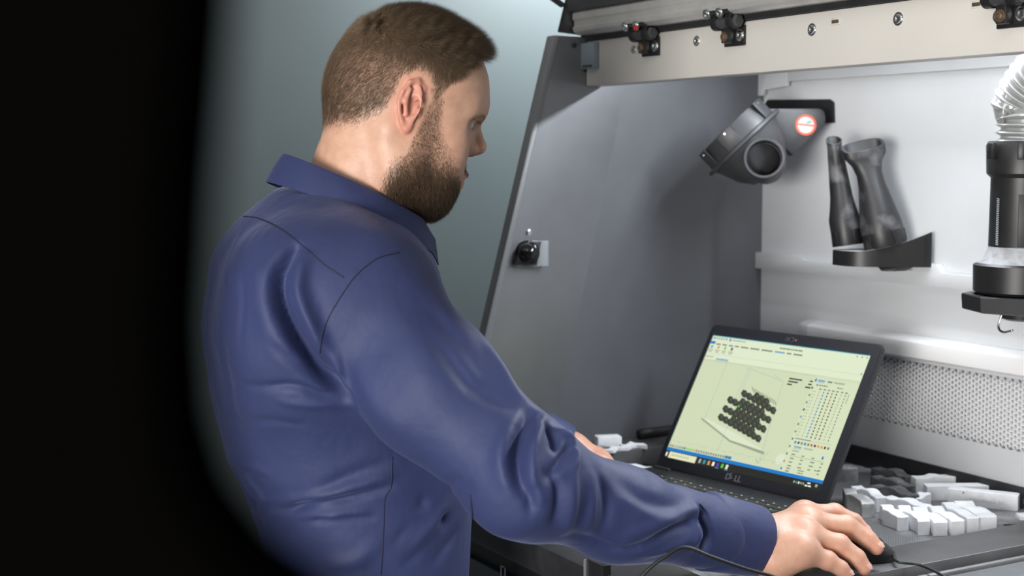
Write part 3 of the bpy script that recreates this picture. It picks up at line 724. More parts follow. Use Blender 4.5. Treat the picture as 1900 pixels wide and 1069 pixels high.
tag(tube('mouse_cable', [mf, at(1665, 1042, 2, .992), at(1705, 1048, 2, .990), at(1745, 1066, 2, .9875), at(1775, 1090, 2, .984), at(1800, 1130, 2, .9815)], .0019, M['rubber'], n=40), 'thin black cable running from the mouse over the near rim', 'cable')
tag(tube('looping_cable', [dep(1150, 1130, 1.48), dep(1192, 1068, 1.475), dep(1236, 1032, 1.475), dep(1272, 1016, 1.48), dep(1322, 1034, 1.485), dep(1385, 1056, 1.50), dep(1440, 1072, 1.52), dep(1500, 1100, 1.53)], .0019, M['rubber'], n=60), 'thin black cable arching up in front of the shirt cuff', 'cable')
tag(tube('power_cable', [at(1105, 838, 2, .985), at(1132, 852, 2, .9735), at(1170, 858, 2, .9735), at(1200, 864, 2, .9735), at(1222, 868, 2, .976)], .0030, M['rubber'], n=30), 'thick black power cable running behind the laptop to the left ledge', 'cable')
# ============================================================ printed blocks on the tray
def block(name, label, pa_, pb_, w_, h_, m, wave=.0, z=MZ, taper=1.0, seed=0, group='printed blocks on the tray', steps=16, rnd=.0012):
    """bar from pa_ to pb_ (bottom centre line ends); flat front end, stepped and undulating top when wave > 0"""
    pa_ = np.array(pa_, float); pb_ = np.array(pb_, float); pa_[2] = pb_[2] = z
    d = pb_-pa_; Ln = np.linalg.norm(d); d /= Ln; s = np.array([d[1], -d[0], 0])
    rg = random.Random(seed); ph = rg.uniform(-.5, .5); rings = []
    ts = [0, .012, .03]+[.03+.94*k/steps for k in range(1, steps)]+[.97, .988, 1.0]
    for t_ in ts:
        e_ = min(t_, 1-t_); end = min(1, e_/.03); rd = rnd*(1-math.sqrt(max(0, 1-(1-end)**2)))
        hh = h_*(1+wave*(1.3*sst(t_, .26, .40)-1.5*sst(t_, .50+.05*ph, .66)+.9*sst(t_, .78, .92))+wave*.12*math.sin(17*t_+ph*5))
        off_ = s*(wave*.030*math.sin(2.6*math.pi*t_+ph))
        j = lambda: rg.uniform(-.0004, .0004)*(wave > 0)
        c = pa_+d*(Ln*t_)+off_; k_ = rnd*(1-end)*.8; x = w_/2-k_; top = hh-k_
        loop = [(-x, 0), (-x, top-rnd), (-x+rnd*.35, top-rnd*.3), (-x+rnd, top+j()), (-x*.3, top+j()), (x*.3, top+j()), (x-rnd, top+j()), (x-rnd*.35, top-rnd*.3), (x, top-rnd), (x, 0)]
        rings.append([c+s*a_+zv*b_ for a_, b_ in loop])
    o = loft(name, rings, m)
    try: o.data.set_sharp_from_angle(angle=math.radians(40))
    except Exception: pass
    tag(o, label, 'printed part', group); return o
def sst(x, a, b): q = min(1, max(0, (x-a)/(b-a))); return q*q*(3-2*q)
M['plasterm'] = mat('half_powdered_print', (0.34, 0.34, 0.34), 0.8, c2=(0.80, 0.81, 0.83), vscale=24, thr=(0.42, 0.66), bump=0.3, bscale=300)
def bpx(u, v): return at(u, v, 2, MZ)
vd = np.array([-.80, .60, 0])              # rows point away to the rear left
def row_block(u0, v0, u1, v1, ln, lab, m, h_, dirv=(-.93, .37, 0), **k):
    a, b = bpx(u0, v0), bpx(u1, v1); dv = np.array(dirv)/np.linalg.norm(dirv); sp = np.array([-dv[1], dv[0], 0]); c = (a+b)/2; w_ = abs((b-a)@sp)
    d = dv
    return block('printed_block', lab, c, c+d*ln, w_*.96, h_, m, **k)
row_block(1600, 962, 1624, 960, .086, 'grey-sided wavy printed bar nearest the hand, leftmost of the front row', M['plasterm'], .0205, wave=.10, seed=1)
row_block(1660, 985, 1685, 985, .064, 'white wavy bar in the front row, right of the grey-sided one', M['plaster'], .0190, wave=.12, seed=2)
row_block(1702, 993, 1728, 993, .080, 'white wavy bar, third from the left in the front row', M['plaster'], .0195, wave=.12, seed=3)
row_block(1731, 995, 1760, 994, .080, 'white wavy bar, fourth from the left in the front row', M['plaster'], .0190, wave=.10, seed=4)
row_block(1763, 994, 1790, 993, .080, 'white wavy bar, third from the right in the front row', M['plaster'], .0195, wave=.10, seed=5)
row_block(1792, 989, 1816, 988, .085, 'white wavy bar, second from the right in the front row', M['plaster'], .0200, wave=.10, seed=6)
row_block(1818, 988, 1847, 982, .085, 'white wavy bar at the right end of the front row', M['plaster'], .0195, wave=.10, seed=7)
def line_block(u0, v0, u1, v1, w_, h_, lab, m, name='printed_block', **k): return block(name, lab, bpx(u0, v0), bpx(u1, v1), w_, h_, m, **k)
line_block(1588, 925, 1640, 950, .018, .0195, 'white wavy bar lying behind the grey-sided bar', M['plaster'], wave=.12, seed=11)
line_block(1645, 945, 1725, 966, .020, .0195, 'long white wavy bar lying across the heads of the front row', M['plaster'], wave=.10, seed=12)
line_block(1622, 922, 1700, 946, .022, .0195, 'dark grey rough bar directly behind the white wavy bars', M['plasterd'], wave=.16, seed=13)
line_block(1622, 905, 1694, 928, .020, .0195, 'middle of the three dark grey rough bars', M['plasterd'], wave=.14, seed=14)
line_block(1626, 888, 1694, 908, .020, .0185, 'dark grey rough bar against the rear upstand', M['plasterd'], wave=.14, seed=15)
row_block(1550, 897, 1591, 893, .030, 'grey block in two halves standing just behind the laptop lid', M['plasterg'], .0215, wave=.03, seed=16)
line_block(1696, 946, 1716, 935, .018, .0170, 'stub of a white bar poking out under the long white beams', M['plaster'], wave=.02, seed=17)
line_block(1740, 899, 1818, 897, .022, .0225, 'thick white bar lying furthest back by the upstand', M['plaster'], wave=.08, seed=18)
line_block(1694, 911, 1778, 908, .020, .0215, 'translucent-looking white bar in front of the rearmost bar', M['plaster'], wave=.06, seed=19)
line_block(1716, 926, 1836, 925, .020, .0215, 'long smooth white beam behind the lettered beam', M['plaster'], wave=.0, seed=20)
b0, b1 = at(1760, 932, 2, MZ), at(1890, 946, 2, MZ)
lb_ = block('lettered_beam', 'long white beam with faint raised lettering and small holes', b0, b1, .020, .0225, M['plaster'], wave=.0, seed=21)
dd_ = (b1-b0)/np.linalg.norm(b1-b0); sd_ = np.array([dd_[1], -dd_[0], 0])
if sd_@(CC-b0) < 0: sd_ = -sd_
M['letter'] = mat('raised_letter_print', (0.60, 0.61, 0.66), 0.8)
tx = text_mesh('lettering', 'YOU MAKE BIN', .0075, b0+dd_*.030+sd_*.0101+zv*.0070, dd_, zv, M['letter'], depth=.0004); tx.parent = lb_
for ds, zz in ((.022, .0185), (.105, .017), (.105, .0135), (.105, .0045)):
    hl = lathe('peg_hole', b0+dd_*ds+sd_*.0099+zv*zz, sd_, [(.0012, 0), (.0012, .0003)], M['plasterd'], n=10); hl.parent = lb_
line_block(1888, 962, 1935, 962, .020, .006, 'flat white offcut at the right end of the tray', M['plaster'], seed=22, wave=.02)
tag(tube('thin_rod', [at(1862, 974, 2, MZ+.004), at(1905, 974, 2, MZ+.004), at(1960, 975, 2, MZ+.004)], .0012, M['blackm'], n=8), 'thin dark rod lying on the tray near the right edge', 'rod')
# ============================================================ things on the left ledge
def onl(u, v, z=1.0): return at(u, v, 2, z)
def slab(name, lab, u0, v0, u1, v1, w_, h_, m, z=1.0, cat='offcut', grp='offcuts on the left ledge', wave=.0, seed=0):
    a, b = onl(u0, v0, z), onl(u1, v1, z); o = block(name, lab, a, b, w_, h_, m, wave=wave, z=z, seed=seed, group=grp, steps=6, rnd=.0008); o['category'] = cat; return o
slab('white_box', 'small white box standing on the left ledge', 1106, 828, 1150, 826, .022, .0165, M['plaster'], cat='box', grp='pieces on the left ledge')
slab('grey_chip', 'flat grey chip leaning on the white box', 1095, 836, 1122, 832, .020, .004, M['plasterg'], grp='pieces on the left ledge', wave=.2, seed=31)
slab('white_chip', 'flat white chip in front of the white box', 1122, 840, 1158, 834, .014, .005, M['plaster'], grp='pieces on the left ledge', wave=.2, seed=32)
slab('pale_chip', 'long pale chip with a pointed end right of the white box', 1152, 832, 1196, 830, .016, .006, M['plaster'], grp='pieces on the left ledge', wave=.25, seed=33)
rd = tube('black_rod', [onl(1186, 816, 1.0)+zv*.009, onl(1300, 800, 1.0)+zv*.009], .0085, M['black'], n=6, k=16); tag(rd, 'thick black rod lying on the left ledge beside the laptop', 'rod')
block('white_bar', 'long white bar on the tray left of the laptop hinge', at(1140, 872, 2, MZ), at(1212, 880, 2, MZ), .018, .010, M['plaster'], wave=.08, seed=34, group='offcuts left of the laptop')['category'] = 'offcut'
block('grey_bar', 'small grey bar in front of the long white bar', at(1160, 882, 2, MZ), at(1192, 890, 2, MZ), .012, .008, M['plasterg'], wave=.05, seed=35, group='offcuts left of the laptop')['category'] = 'offcut'
# ============================================================ suction adapter on the rear wall
ad = empty('suction_adapter', tuple(at(1440, 280, 1, 0))); tag(ad, 'dark grey suction adapter with a round pipe and prohibition sticker', 'adapter')
def apart(o, p=None):
    o.parent = p or ad; o.matrix_parent_inverse = Matrix.Translation(ad.location).inverted() if p is None else Matrix.Identity(4); return o
bpz = [at(u, v, 1, -.004) for u, v in ((1417, 205), (1419, 192), (1424, 185), (1538, 184), (1546, 190), (1547, 228), (1530, 229), (1525, 205))]
apart(prism('mounting_plate', bpz, (0, .004, 0), M['black'], bevel=.001))
D0 = (at(1540, 220, 1, -.002)-CC)@CF; MP = D0/FPX
fpx = [(1400, 215), (1412, 203), (1430, 201), (1521, 201), (1530, 206), (1533, 222), (1530, 231), (1471, 289), (1455, 273), (1420, 262)]
body = apart(prism('body', [dep(u, v, D0-.034) for u, v in fpx], CF*.030, M['darkgrey'], bevel=.003))
# big collar: axis runs to the upper left, seen almost edge-on
axd = -CR*.68+CU*.72+CF*.06; axd /= np.linalg.norm(axd)
DA = D0-.035; cen = dep(1384, 268, DA); q_ = DA/FPX
apart(lathe('lower_cone', cen-axd*(72*q_), axd, [(20*q_, 0), (40*q_, 6*q_), (58*q_, 30*q_), (72*q_, 66*q_), (76*q_, 72*q_)], M['darkgrey'], n=44))
apart(lathe('flange', cen, axd, [(76*q_, 0), (86*q_, 1.5*q_), (87*q_, 7*q_), (82*q_, 9*q_), (72*q_, 9*q_)], M['darkgrey'], n=52))
apart(lathe('cup', cen+axd*(8*q_), axd, [(74*q_, 0), (72*q_, 14*q_), (67*q_, 36*q_), (64*q_, 37*q_), (66*q_, 16*q_), (68*q_, 2*q_)], M['darkgrey'], n=52, cap=False))
apart(lathe('cup_floor', cen+axd*(8*q_), axd, [(69*q_, 0), (69*q_, 2*q_), (.0005, 2*q_)], M['black'], n=40))
ax1 = CR*.70+CU*.66; ax1 -= axd*(ax1@axd); ax1 /= np.linalg.norm(ax1); ax2 = np.cross(axd, ax1)
if ax2@(-CF) < 0: ax2 = -ax2
for ang in (38, 112, 165):
    a = math.radians(ang); v = ax1*math.cos(a)+ax2*math.sin(a); w2 = np.cross(axd, v)
    apart(obox('clip_tab', cen+axd*(26*q_)+v*(75*q_), w2*(17*q_), v*(2*q_), axd*(19*q_), M['darkgrey'], bevel=.0025))
    apart(lathe('clip_screw', cen+axd*(38*q_)+v*(77*q_), v, [(3*q_, 0), (2.4*q_, 1.2*q_), (.0002, 1.5*q_)], M['zinc'], n=10))
pax = -CF*.97-CR*.20+CU*.05; pax /= np.linalg.norm(pax)
ppx = dep(1418, 293, DA-.078)
apart(lathe('pipe', ppx-pax*.075, pax, [(37*q_, 0), (37*q_, .073), (36*q_, .075), (32*q_, .075), (31*q_, .065), (30.5*q_, .006), (.0004, .004)], M['darkgrey'], n=48))
apart(lathe('pipe_liner', ppx-pax*.066, pax, [(30.2*q_, 0), (30.2*q_, .045), (28.5*q_, .045), (28.5*q_, 0)], M['black'], n=40, cap=False))
nst = -CF; stc = dep(1495, 232, D0-.0343); k_ = (D0-.034)/FPX
M['stick'] = mat('sticker_white', (.50, .50, .51), .6); M['stred'] = mat('sticker_orange_red', (.62, .10, .05), .6); M['stgrn'] = mat('sticker_green', (.02, .25, .15), .5)
apart(lathe('sticker', stc, nst, [(16.5*k_, 0), (16.5*k_, .0005)], M['stick'], n=40))
apart(lathe('sticker_ring', stc, nst, [(19.5*k_, 0), (19.5*k_, .0008), (15.5*k_, .0008), (15.5*k_, 0)], M['stred'], n=44, cap=False))
apart(obox('sticker_bar', stc+nst*.0007, (CR*15.8-CU*1.6)*k_, nst*.0001, (CU*1.2+CR*.12)*k_, M['stred']))
apart(prism('sticker_drop', [stc+nst*.0006+(CR*x+CU*z)*k_ for x, z in ((1.5, 2), (2.5, 2.5), (7, 5.0), (9.5, 4.6), (9.2, 8.0), (7.0, 7.2), (2, 4.4))], nst*.0002, M['stgrn']))
apart(prism('sticker_hand', [stc+nst*.0006+(CR*x+CU*z)*k_ for x, z in ((-5, -3), (-2, -3), (-1, -8), (-3, -9), (-4, -6), (-6, -7))], nst*.0002, M['capw']))
# ============================================================ nozzles and their holder
hz0, hz1 = at(1546, 488, 1, -.10)[2], at(1546, 463, 1, -.10)[2]
hx0 = at(1545, 470, 1, -.108)[0]; hx1 = at(1729, 460, 1, -.014)[0]
nh = empty('nozzle_holder', (float(hx0), 0, float(hz0))); tag(nh, 'black wall bracket with a curved front holding two suction nozzles', 'bracket')
def npart(o, p=nh): o.parent = p; o.matrix_parent_inverse = Matrix.Translation(p.location).inverted(); return o
zt_, zb_ = hz1, hz0-.002
crv = spline([(hx0, -.108, 0), (hx0+.25*(hx1-hx0), -.112, 0), (hx0+.50*(hx1-hx0), -.100, 0), (hx0+.76*(hx1-hx0), -.058, 0), (hx1, -.016, 0)], 20)
outl = [(hx0, -.014, zb_)]+[(x, y, zb_) for x, y, _ in crv]
rise = [0]+[.030*max(0, (i/19-.45)/.55)**1.6 for i in range(20)]
vb_ = [np.array(p) for p in outl]; vt_ = [np.array([x, y, zt_+q]) for (x, y, _), q in zip(outl, rise)]
bk_b = [np.array([x, -.014, zb_]) for x, y, _ in outl]; bk_t = [np.array([x, -.014, zt_+q]) for (x, y, _), q in zip(outl, rise)]
shelf = npart(loft('shelf', [[vb_[i], vt_[i], bk_t[i], bk_b[i]] for i in range(1, len(outl))], M['black']))
M['dustt'] = mat('powder_dust', (.34, .35, .37), .9, var=.25, vscale=80)
npart(loft('dust_layer', [[vt_[i]+[0, .001, .0002], vt_[i]+[0, .001, .0006], bk_t[i]+[0, 0, .0006], bk_t[i]+[0, 0, .0002]] for i in range(1, len(outl))], M['dustt']))
npart(prism('foot', [(hx0+.055, -.06, zb_-.008), (hx1-.045, -.05, zb_-.008), (hx1-.035, -.04, zb_), (hx0+.045, -.06, zb_)], (0, .03, 0), M['black'], bevel=.001))
def sect(c, ax, ay, n=48, p=2.0, sl=None):
    if sl is not None: return [q+sl*((q-c)@CF) for q in sect(c, ax, ay, n, p)]
    return [c+ax*(math.copysign(abs(math.cos(a))**(2/p), math.cos(a)))+ay*(math.copysign(abs(math.sin(a))**(2/p), math.sin(a))) for a in np.linspace(0, 2*math.pi, n, endpoint=False)]
def nozzle(name, lab, bu, bv, tu, tv, D, br_, flat, profile):
    b = dep(bu, bv, D); t_ = dep(tu, tv, D); ax = t_-b; Ln = np.linalg.norm(ax); ax /= Ln
    sd = CR-ax*(CR@ax); sd /= np.linalg.norm(sd); fw = np.cross(sd, ax)
    o = empty(name, tuple(b)); tag(o, lab, 'nozzle', 'suction nozzles')
    obl = lambda h: ax*(.60*max(0, (h-.80)/.20))
    outer = [sect(b+ax*(Ln*h), sd*rx, fw*ry, p=p_, sl=obl(h)) for h, rx, ry, p_ in profile]
    h, rx, ry, p_ = profile[-1]
    inner = [sect(b+ax*(Ln*hh), sd*(rx*k), fw*(ry*k), p=p_, sl=obl(1.0)) for hh, k in ((1.0, .86), (.90, .80), (.74, .50))]
    bd = loft('tube', outer+inner, M['dusty']); bd.parent = o; bd.matrix_parent_inverse = Matrix.Translation(o.location).inverted()
    h0, rx0, ry0, p0 = profile[0]
    cf = loft('grip_ring', [sect(b+ax*(-.002), sd*(rx0*1.03), fw*(rx0*1.03)), sect(b+ax*0, sd*(rx0*1.06), fw*(rx0*1.06)), sect(b+ax*(Ln*.135), sd*(rx0*1.05), fw*(rx0*1.05)), sect(b+ax*(Ln*.14), sd*rx0, fw*rx0)], M['black']); cf.parent = o; cf.matrix_parent_inverse = Matrix.Translation(o.location).inverted()
    for a in (-.95, .25, 1.2):
        v = fw*math.cos(a)+sd*math.sin(a)
        rb = obox('grip_rib', b+ax*(Ln*.07)+v*(rx0*1.06), np.cross(ax, v)*.0016, v*.0012, ax*(Ln*.06), M['black'], bevel=.0005); rb.parent = o; rb.matrix_parent_inverse = Matrix.Translation(o.location).inverted()
    return o, b, ax, sd, fw, Ln
mp_ = .00088
DZ = (at(1625, 440, 1, -.068)-CC)@CF
MPN = DZ/FPX
nozzle('crevice_nozzle', 'narrow black crevice nozzle standing in the left of the wall bracket', 1573, 453, 1547, 260, DZ+.028, 27*mp_, False,
       [(h_, a_*MPN, b_*MPN, 2) for h_, a_, b_ in ((0, 27, 27), (.15, 28.5, 28.5), (.24, 29, 29), (.33, 25, 25), (.45, 21, 21), (.75, 16.5, 17), (.95, 13.5, 14.5), (1.0, 15, 15.5))])
_, nb_, nax, nsd, nfw, nln = nozzle('flat_nozzle', 'black flat brush nozzle with a wide mouth, right of the crevice nozzle', 1643, 455, 1601, 270, DZ, 38*mp_, True,
       [(h_, a_*MPN, b_*MPN, p_) for h_, a_, b_, p_ in ((0, 37, 37, 2), (.15, 39, 39, 2), (.22, 38, 38, 2), (.40, 32, 31, 2), (.60, 24.5, 24, 2.2), (.72, 23, 19, 2.5), (.82, 28, 18, 2.6), (.89, 37, 18, 2.8), (.92, 39, 18.5, 3), (1.0, 39.5, 18.5, 3))])
# ============================================================ vacuum handle with hose at the right edge
hu = 1899
yv = -.085
vc = at(hu, 400, 1, yv)
def vz(v): return at(hu, v, 1, yv)[2]
def vr(du): return du*((vc-CC)@CF)/FPX
vh = empty('vacuum_handle', (float(vc[0]), yv, float(vz(545)))); tag(vh, 'black vacuum handle hanging upright at the right edge, hose on top', 'vacuum handle')
def vpart(o, p=None): o.parent = p or vh; o.matrix_parent_inverse = Matrix.Translation(vh.location).inverted() if p is None else Matrix.Identity(4); return o
zb0 = vz(545); pf_ = [(0.001, 545), (80, 545), (86, 540), (87, 492), (80, 488), (66, 476), (61, 462), (60, 330), (68, 322), (70, 270), (66, 262), (0.001, 262)]
vb = vpart(lathe('barrel', (vc[0], yv, zb0), (0, 0, 1), [(vr(r) if r > 1 else .0004, vz(v)-zb0) for r, v in pf_], M['black'], n=56))
vpart(lathe('dust_band', (vc[0], yv, vz(488)), (0, 0, 1), [(vr(80.5), 0), (vr(66.6), vz(476)-vz(488)), (vr(61.6), vz(462)-vz(488)), (vr(60.6), vz(455)-vz(488))], M['dustt'], n=56, cap=False))
camd = np.array([CC[0]-vc[0], CC[1]-yv, 0]); camd /= np.linalg.norm(camd)
def vpol(deg, r): a = math.radians(deg); return np.array([vc[0], yv, 0])+(camd*math.cos(a)+np.array([-camd[1], camd[0], 0])*math.sin(a))*r
for sgn in (1,):
    pass
sd_v = -CR/np.linalg.norm(CR)
for off_ in (-62, -8):
    aa = math.asin(max(-1, min(1, off_/70)))
    v = sd_v*(-math.sin(aa))+camd*math.cos(aa)
    pz = np.array([vc[0], yv, (vz(265)+vz(296))/2])+v*vr(70)
    vpart(obox('latch_lug', pz, np.cross(v, zv)*vr(6), v*vr(5), zv*(vz(265)-vz(296))/2, M['black'], bevel=.0015))
# printed zigzag scale
v = sd_v*math.sin(math.asin(47/60))+camd*math.cos(math.asin(47/60)); tv_ = np.cross(v, zv)
M['scale'] = mat('printed_scale', (.55, .62, .70), .5)
zz0, zz1 = vz(453), vz(366); nz_ = 26; Vz, Fz = [], []
for i in range(nz_):
    z_ = zz0+(zz1-zz0)*i/nz_; c_ = np.array([vc[0], yv, z_])+v*vr(60.4); hh = (zz1-zz0)/nz_; b_ = len(Vz)
    Vz += [c_-tv_*.0018, c_+tv_*.0018+zv*hh*.4, c_+tv_*.0018+zv*hh*.8, c_-tv_*.0018+zv*hh*.4]; Fz.append((b_, b_+1, b_+2, b_+3))
vpart(mesh_obj('scale_print', Vz, Fz, M['scale']))
v2 = sd_v*math.sin(math.asin(-5/60))+camd
v2 /= np.linalg.norm(v2)
vpart(obox('grip_pad', np.array([vc[0], yv, (vz(360)+vz(455))/2])+v2*vr(60), np.cross(v2, zv)*vr(14), v2*.001, zv*(vz(360)-vz(455))/2, M['rubber'], bevel=.002))
# holder cup carrying the handle
vk = empty('handle_holder', (float(vc[0]), yv, float(vz(585)))); tag(vk, 'black wall holder under the hanging vacuum handle', 'bracket')
def kpart(o): o.parent = vk; o.matrix_parent_inverse = Matrix.Translation(vk.location).inverted(); return o
zk0, zk1 = vz(578), vz(546)
kpart(lathe('holder_cup', (vc[0], yv, zk0), (0, 0, 1), [(vr(96), 0), (vr(104), .002), (vr(106), zk1-zk0-.002), (vr(104), zk1-zk0-.0005), (vr(88), zk1-zk0-.0005), (vr(86), .004)], M['black'], n=8, smooth=False))
kpart(box('holder_arm', (vc[0]-.03, yv, zk0), (vc[0]+.03, -.0145, zk1), M['black'], bevel=.003))
kpart(lathe('holder_foot', (vc[0]+.004, yv, zk0-.012), (0, 0, 1), [(vr(30), 0), (vr(40), .003), (vr(42), .012)], M['black'], n=32))
kpart(tube('holder_wire', [(vc[0]-.004, yv-.03, zk0-.002), (vc[0]-.006, yv-.034, zk0-.020), (vc[0]+.004, yv-.036, zk0-.026), (vc[0]+.02, yv-.036, zk0-.022)], .0016, M['zinc'], n=20))
# corrugated hose
hp0 = np.array([vc[0], yv, vz(262)])
path = spline([hp0, hp0+[0, 0, .035], at(1893, 205, 1, yv), at(1912, 165, 1, yv), at(1955, 120, 1, yv), at(2040, 85, 1, yv), at(2180, 75, 1, yv)], 240)
path[:, 1] = yv
Tn = np.gradient(path, axis=0); Tn /= np.linalg.norm(Tn, axis=1)[:, None]
arc = np.r_[0, np.cumsum(np.linalg.norm(np.diff(path, axis=0), axis=1))]
rad = vr(50)+vr(5)*np.cos(arc/.0105*2*math.pi)
yb_ = np.array([0, 1.0, 0]); rings = []
for i in range(len(path)):
    xb = np.cross(yb_, Tn[i]); xb /= np.linalg.norm(xb)
    rings.append([path[i]+(xb*math.cos(a)+yb_*math.sin(a))*rad[i] for a in np.linspace(0, 2*math.pi, 28, endpoint=False)])
mh, th_, bh_ = nt('clear_hose'); bh_.inputs['Base Color'].default_value = (.36, .365, .36, 1); bh_.inputs['Roughness'].default_value = .18; bh_.inputs['Metallic'].default_value = .35
hs_ = loft('hose', rings, mh); tag(hs_, 'pale ribbed hose curving up from the vacuum handle', 'hose')
# ============================================================ person
def V3(*a): return np.array(a, float)
# ---- materials of the figure
def skin_mat():
    m, t, b = nt('skin')
    at_ = t.nodes.new('ShaderNodeAttribute'); at_.attribute_name = 'mask'
    sep = t.nodes.new('ShaderNodeSeparateColor'); t.links.new(at_.outputs['Color'], sep.inputs['Color'])
    tc = t.nodes.new('ShaderNodeTexCoord')
    n = t.nodes.new('ShaderNodeTexNoise'); n.inputs['Scale'].default_value = 70; n.inputs['Detail'].default_value = 6; t.links.new(tc.outputs['Object'], n.inputs['Vector'])
    r = t.nodes.new('ShaderNodeValToRGB'); r.color_ramp.elements[0].position = 0.3; r.color_ramp.elements[1].position = 0.7
    r.color_ramp.elements[0].color = (0.53, 0.30, 0.205, 1); r.color_ramp.elements[1].color = (0.61, 0.37, 0.265, 1)
    t.links.new(n.outputs['Fac'], r.inputs['Fac'])
    m1 = t.nodes.new('ShaderNodeMixRGB'); m1.inputs['Color2'].default_value = (0.60, 0.22, 0.165, 1)
    t.links.new(r.outputs['Color'], m1.inputs['Color1']); t.links.new(sep.outputs['Green'], m1.inputs['Fac'])
    m2 = t.nodes.new('ShaderNodeMixRGB'); m2.inputs['Color2'].default_value = (0.085, 0.058, 0.038, 1)
    t.links.new(m1.outputs['Color'], m2.inputs['Color1']); t.links.new(sep.outputs['Red'], m2.inputs['Fac'])
    t.links.new(m2.outputs['Color'], b.inputs['Base Color'])
    b.inputs['Roughness'].default_value = 0.48
    b.inputs['Subsurface Weight'].default_value = 0.12; b.inputs['Subsurface Radius'].default_value = (0.6, 0.25, 0.12); b.inputs['Subsurface Scale'].default_value = 0.006
    n2 = t.nodes.new('ShaderNodeTexNoise'); n2.inputs['Scale'].default_value = 420; n2.inputs['Detail'].default_value = 4; t.links.new(tc.outputs['Object'], n2.inputs['Vector'])
    bp = t.nodes.new('ShaderNodeBump'); bp.inputs['Strength'].default_value = 0.18; bp.inputs['Distance'].default_value = 0.0015
    t.links.new(n2.outputs['Fac'], bp.inputs['Height']); t.links.new(bp.outputs['Normal'], b.inputs['Normal'])
    return m
def shirt_mat():
    m, t, b = nt('navy_cotton')
    tc = t.nodes.new('ShaderNodeTexCoord')
    n = t.nodes.new('ShaderNodeTexNoise'); n.inputs['Scale'].default_value = 8; n.inputs['Detail'].default_value = 5; t.links.new(tc.outputs['Object'], n.inputs['Vector'])
    r = t.nodes.new('ShaderNodeValToRGB'); r.color_ramp.elements[0].position = 0.25; r.color_ramp.elements[1].position = 0.75
    r.color_ramp.elements[0].color = (0.024, 0.034, 0.103, 1); r.color_ramp.elements[1].color = (0.030, 0.042, 0.122, 1)
    t.links.new(n.outputs['Fac'], r.inputs['Fac']); t.links.new(r.outputs['Color'], b.inputs['Base Color'])
    b.inputs['Roughness'].default_value = 0.62; b.inputs['Specular IOR Level'].default_value = 0.35
    b.inputs['Sheen Weight'].default_value = 0.22; b.inputs['Sheen Roughness'].default_value = 0.35; b.inputs['Sheen Tint'].default_value = (0.6, 0.65, 1.0, 1)
    wv = t.nodes.new('ShaderNodeTexNoise'); wv.inputs['Scale'].default_value = 900; wv.inputs['Detail'].default_value = 2; t.links.new(tc.outputs['Object'], wv.inputs['Vector'])
    bp = t.nodes.new('ShaderNodeBump'); bp.inputs['Strength'].default_value = 0.12; bp.inputs['Distance'].default_value = 0.001
    wr = t.nodes.new('ShaderNodeTexNoise'); wr.inputs['Scale'].default_value = 22; wr.inputs['Detail'].default_value = 3; t.links.new(tc.outputs['Object'], wr.inputs['Vector'])
    bp2 = t.nodes.new('ShaderNodeBump'); bp2.inputs['Strength'].default_value = 0.30; bp2.inputs['Distance'].default_value = 0.01
    t.links.new(wr.outputs['Fac'], bp2.inputs['Height']); t.links.new(wv.outputs['Fac'], bp.inputs['Height']); t.links.new(bp2.outputs['Normal'], bp.inputs['Normal']); t.links.new(bp.outputs['Normal'], b.inputs['Normal'])
    return m
M['skin'] = skin_mat(); M['shirt'] = shirt_mat()
M['seam'] = mat('navy_thread', (0.012, 0.016, 0.045), 0.7)
M['collar_in'] = M['shirt']
def hair_mat(name, c1, c2, rough=0.45):
    m, t, b = nt(name)
    g = t.nodes.new('ShaderNodeNewGeometry'); r = t.nodes.new('ShaderNodeValToRGB')
    r.color_ramp.elements[0].color = (*c1, 1); r.color_ramp.elements[1].color = (*c2, 1)
    t.links.new(g.outputs['Random Per Island'], r.inputs['Fac']); t.links.new(r.outputs['Color'], b.inputs['Base Color'])
    b.inputs['Roughness'].default_value = rough; b.inputs['Specular IOR Level'].default_value = 0.4
    return m
M['hair'] = hair_mat('brown_hair', (0.060, 0.040, 0.024), (0.22, 0.150, 0.090))
M['beard'] = hair_mat('brown_beard', (0.045, 0.028, 0.017), (0.21, 0.135, 0.078))
M['brow'] = hair_mat('brown_brow', (0.06, 0.036, 0.02), (0.14, 0.085, 0.05))
M['eyew'] = mat('eye_white', (0.42, 0.42, 0.43), 0.15, coat=0.6)
M['iris'] = mat('grey_blue_iris', (0.10, 0.16, 0.20), 0.2, var=0.4, vscale=900)
M['pupil'] = mat('pupil', (0.004, 0.004, 0.004), 0.1)
M['trousers'] = mat('dark_trousers', (0.008, 0.009, 0.012), 0.75, bump=0.2, bscale=500)
M['shoe'] = mat('black_leather', (0.01, 0.01, 0.01), 0.35)
M['nail'] = mat('finger_nail', (0.66, 0.42, 0.34), 0.25)
M['lip'] = mat('lip_skin', (0.48, 0.20, 0.16), 0.4)

# ---- head frame: origin between the ear canals, x to his right, y forward, z up
HY, HP = math.radians(15.0), math.radians(16.0)
f0 = V3(math.sin(HY), math.cos(HY), 0); r_h = V3(math.cos(HY), -math.sin(HY), 0)
f_h = f0*math.cos(HP)-V3(0, 0, 1)*math.sin(HP); u_h = V3(0, 0, 1)*math.cos(HP)+f0*math.sin(HP)
HSY = 0.935
HR = np.stack([r_h, f_h*HSY, u_h])          # rows: local axes in world
HO = dep(768, 204, 1.630)-0.075*r_h
def h2w(p): return HO+np.asarray(p, float)@HR
def w2h(p): return (np.asarray(p, float)-HO)@np.stack([r_h, f_h/HSY, u_h]).T
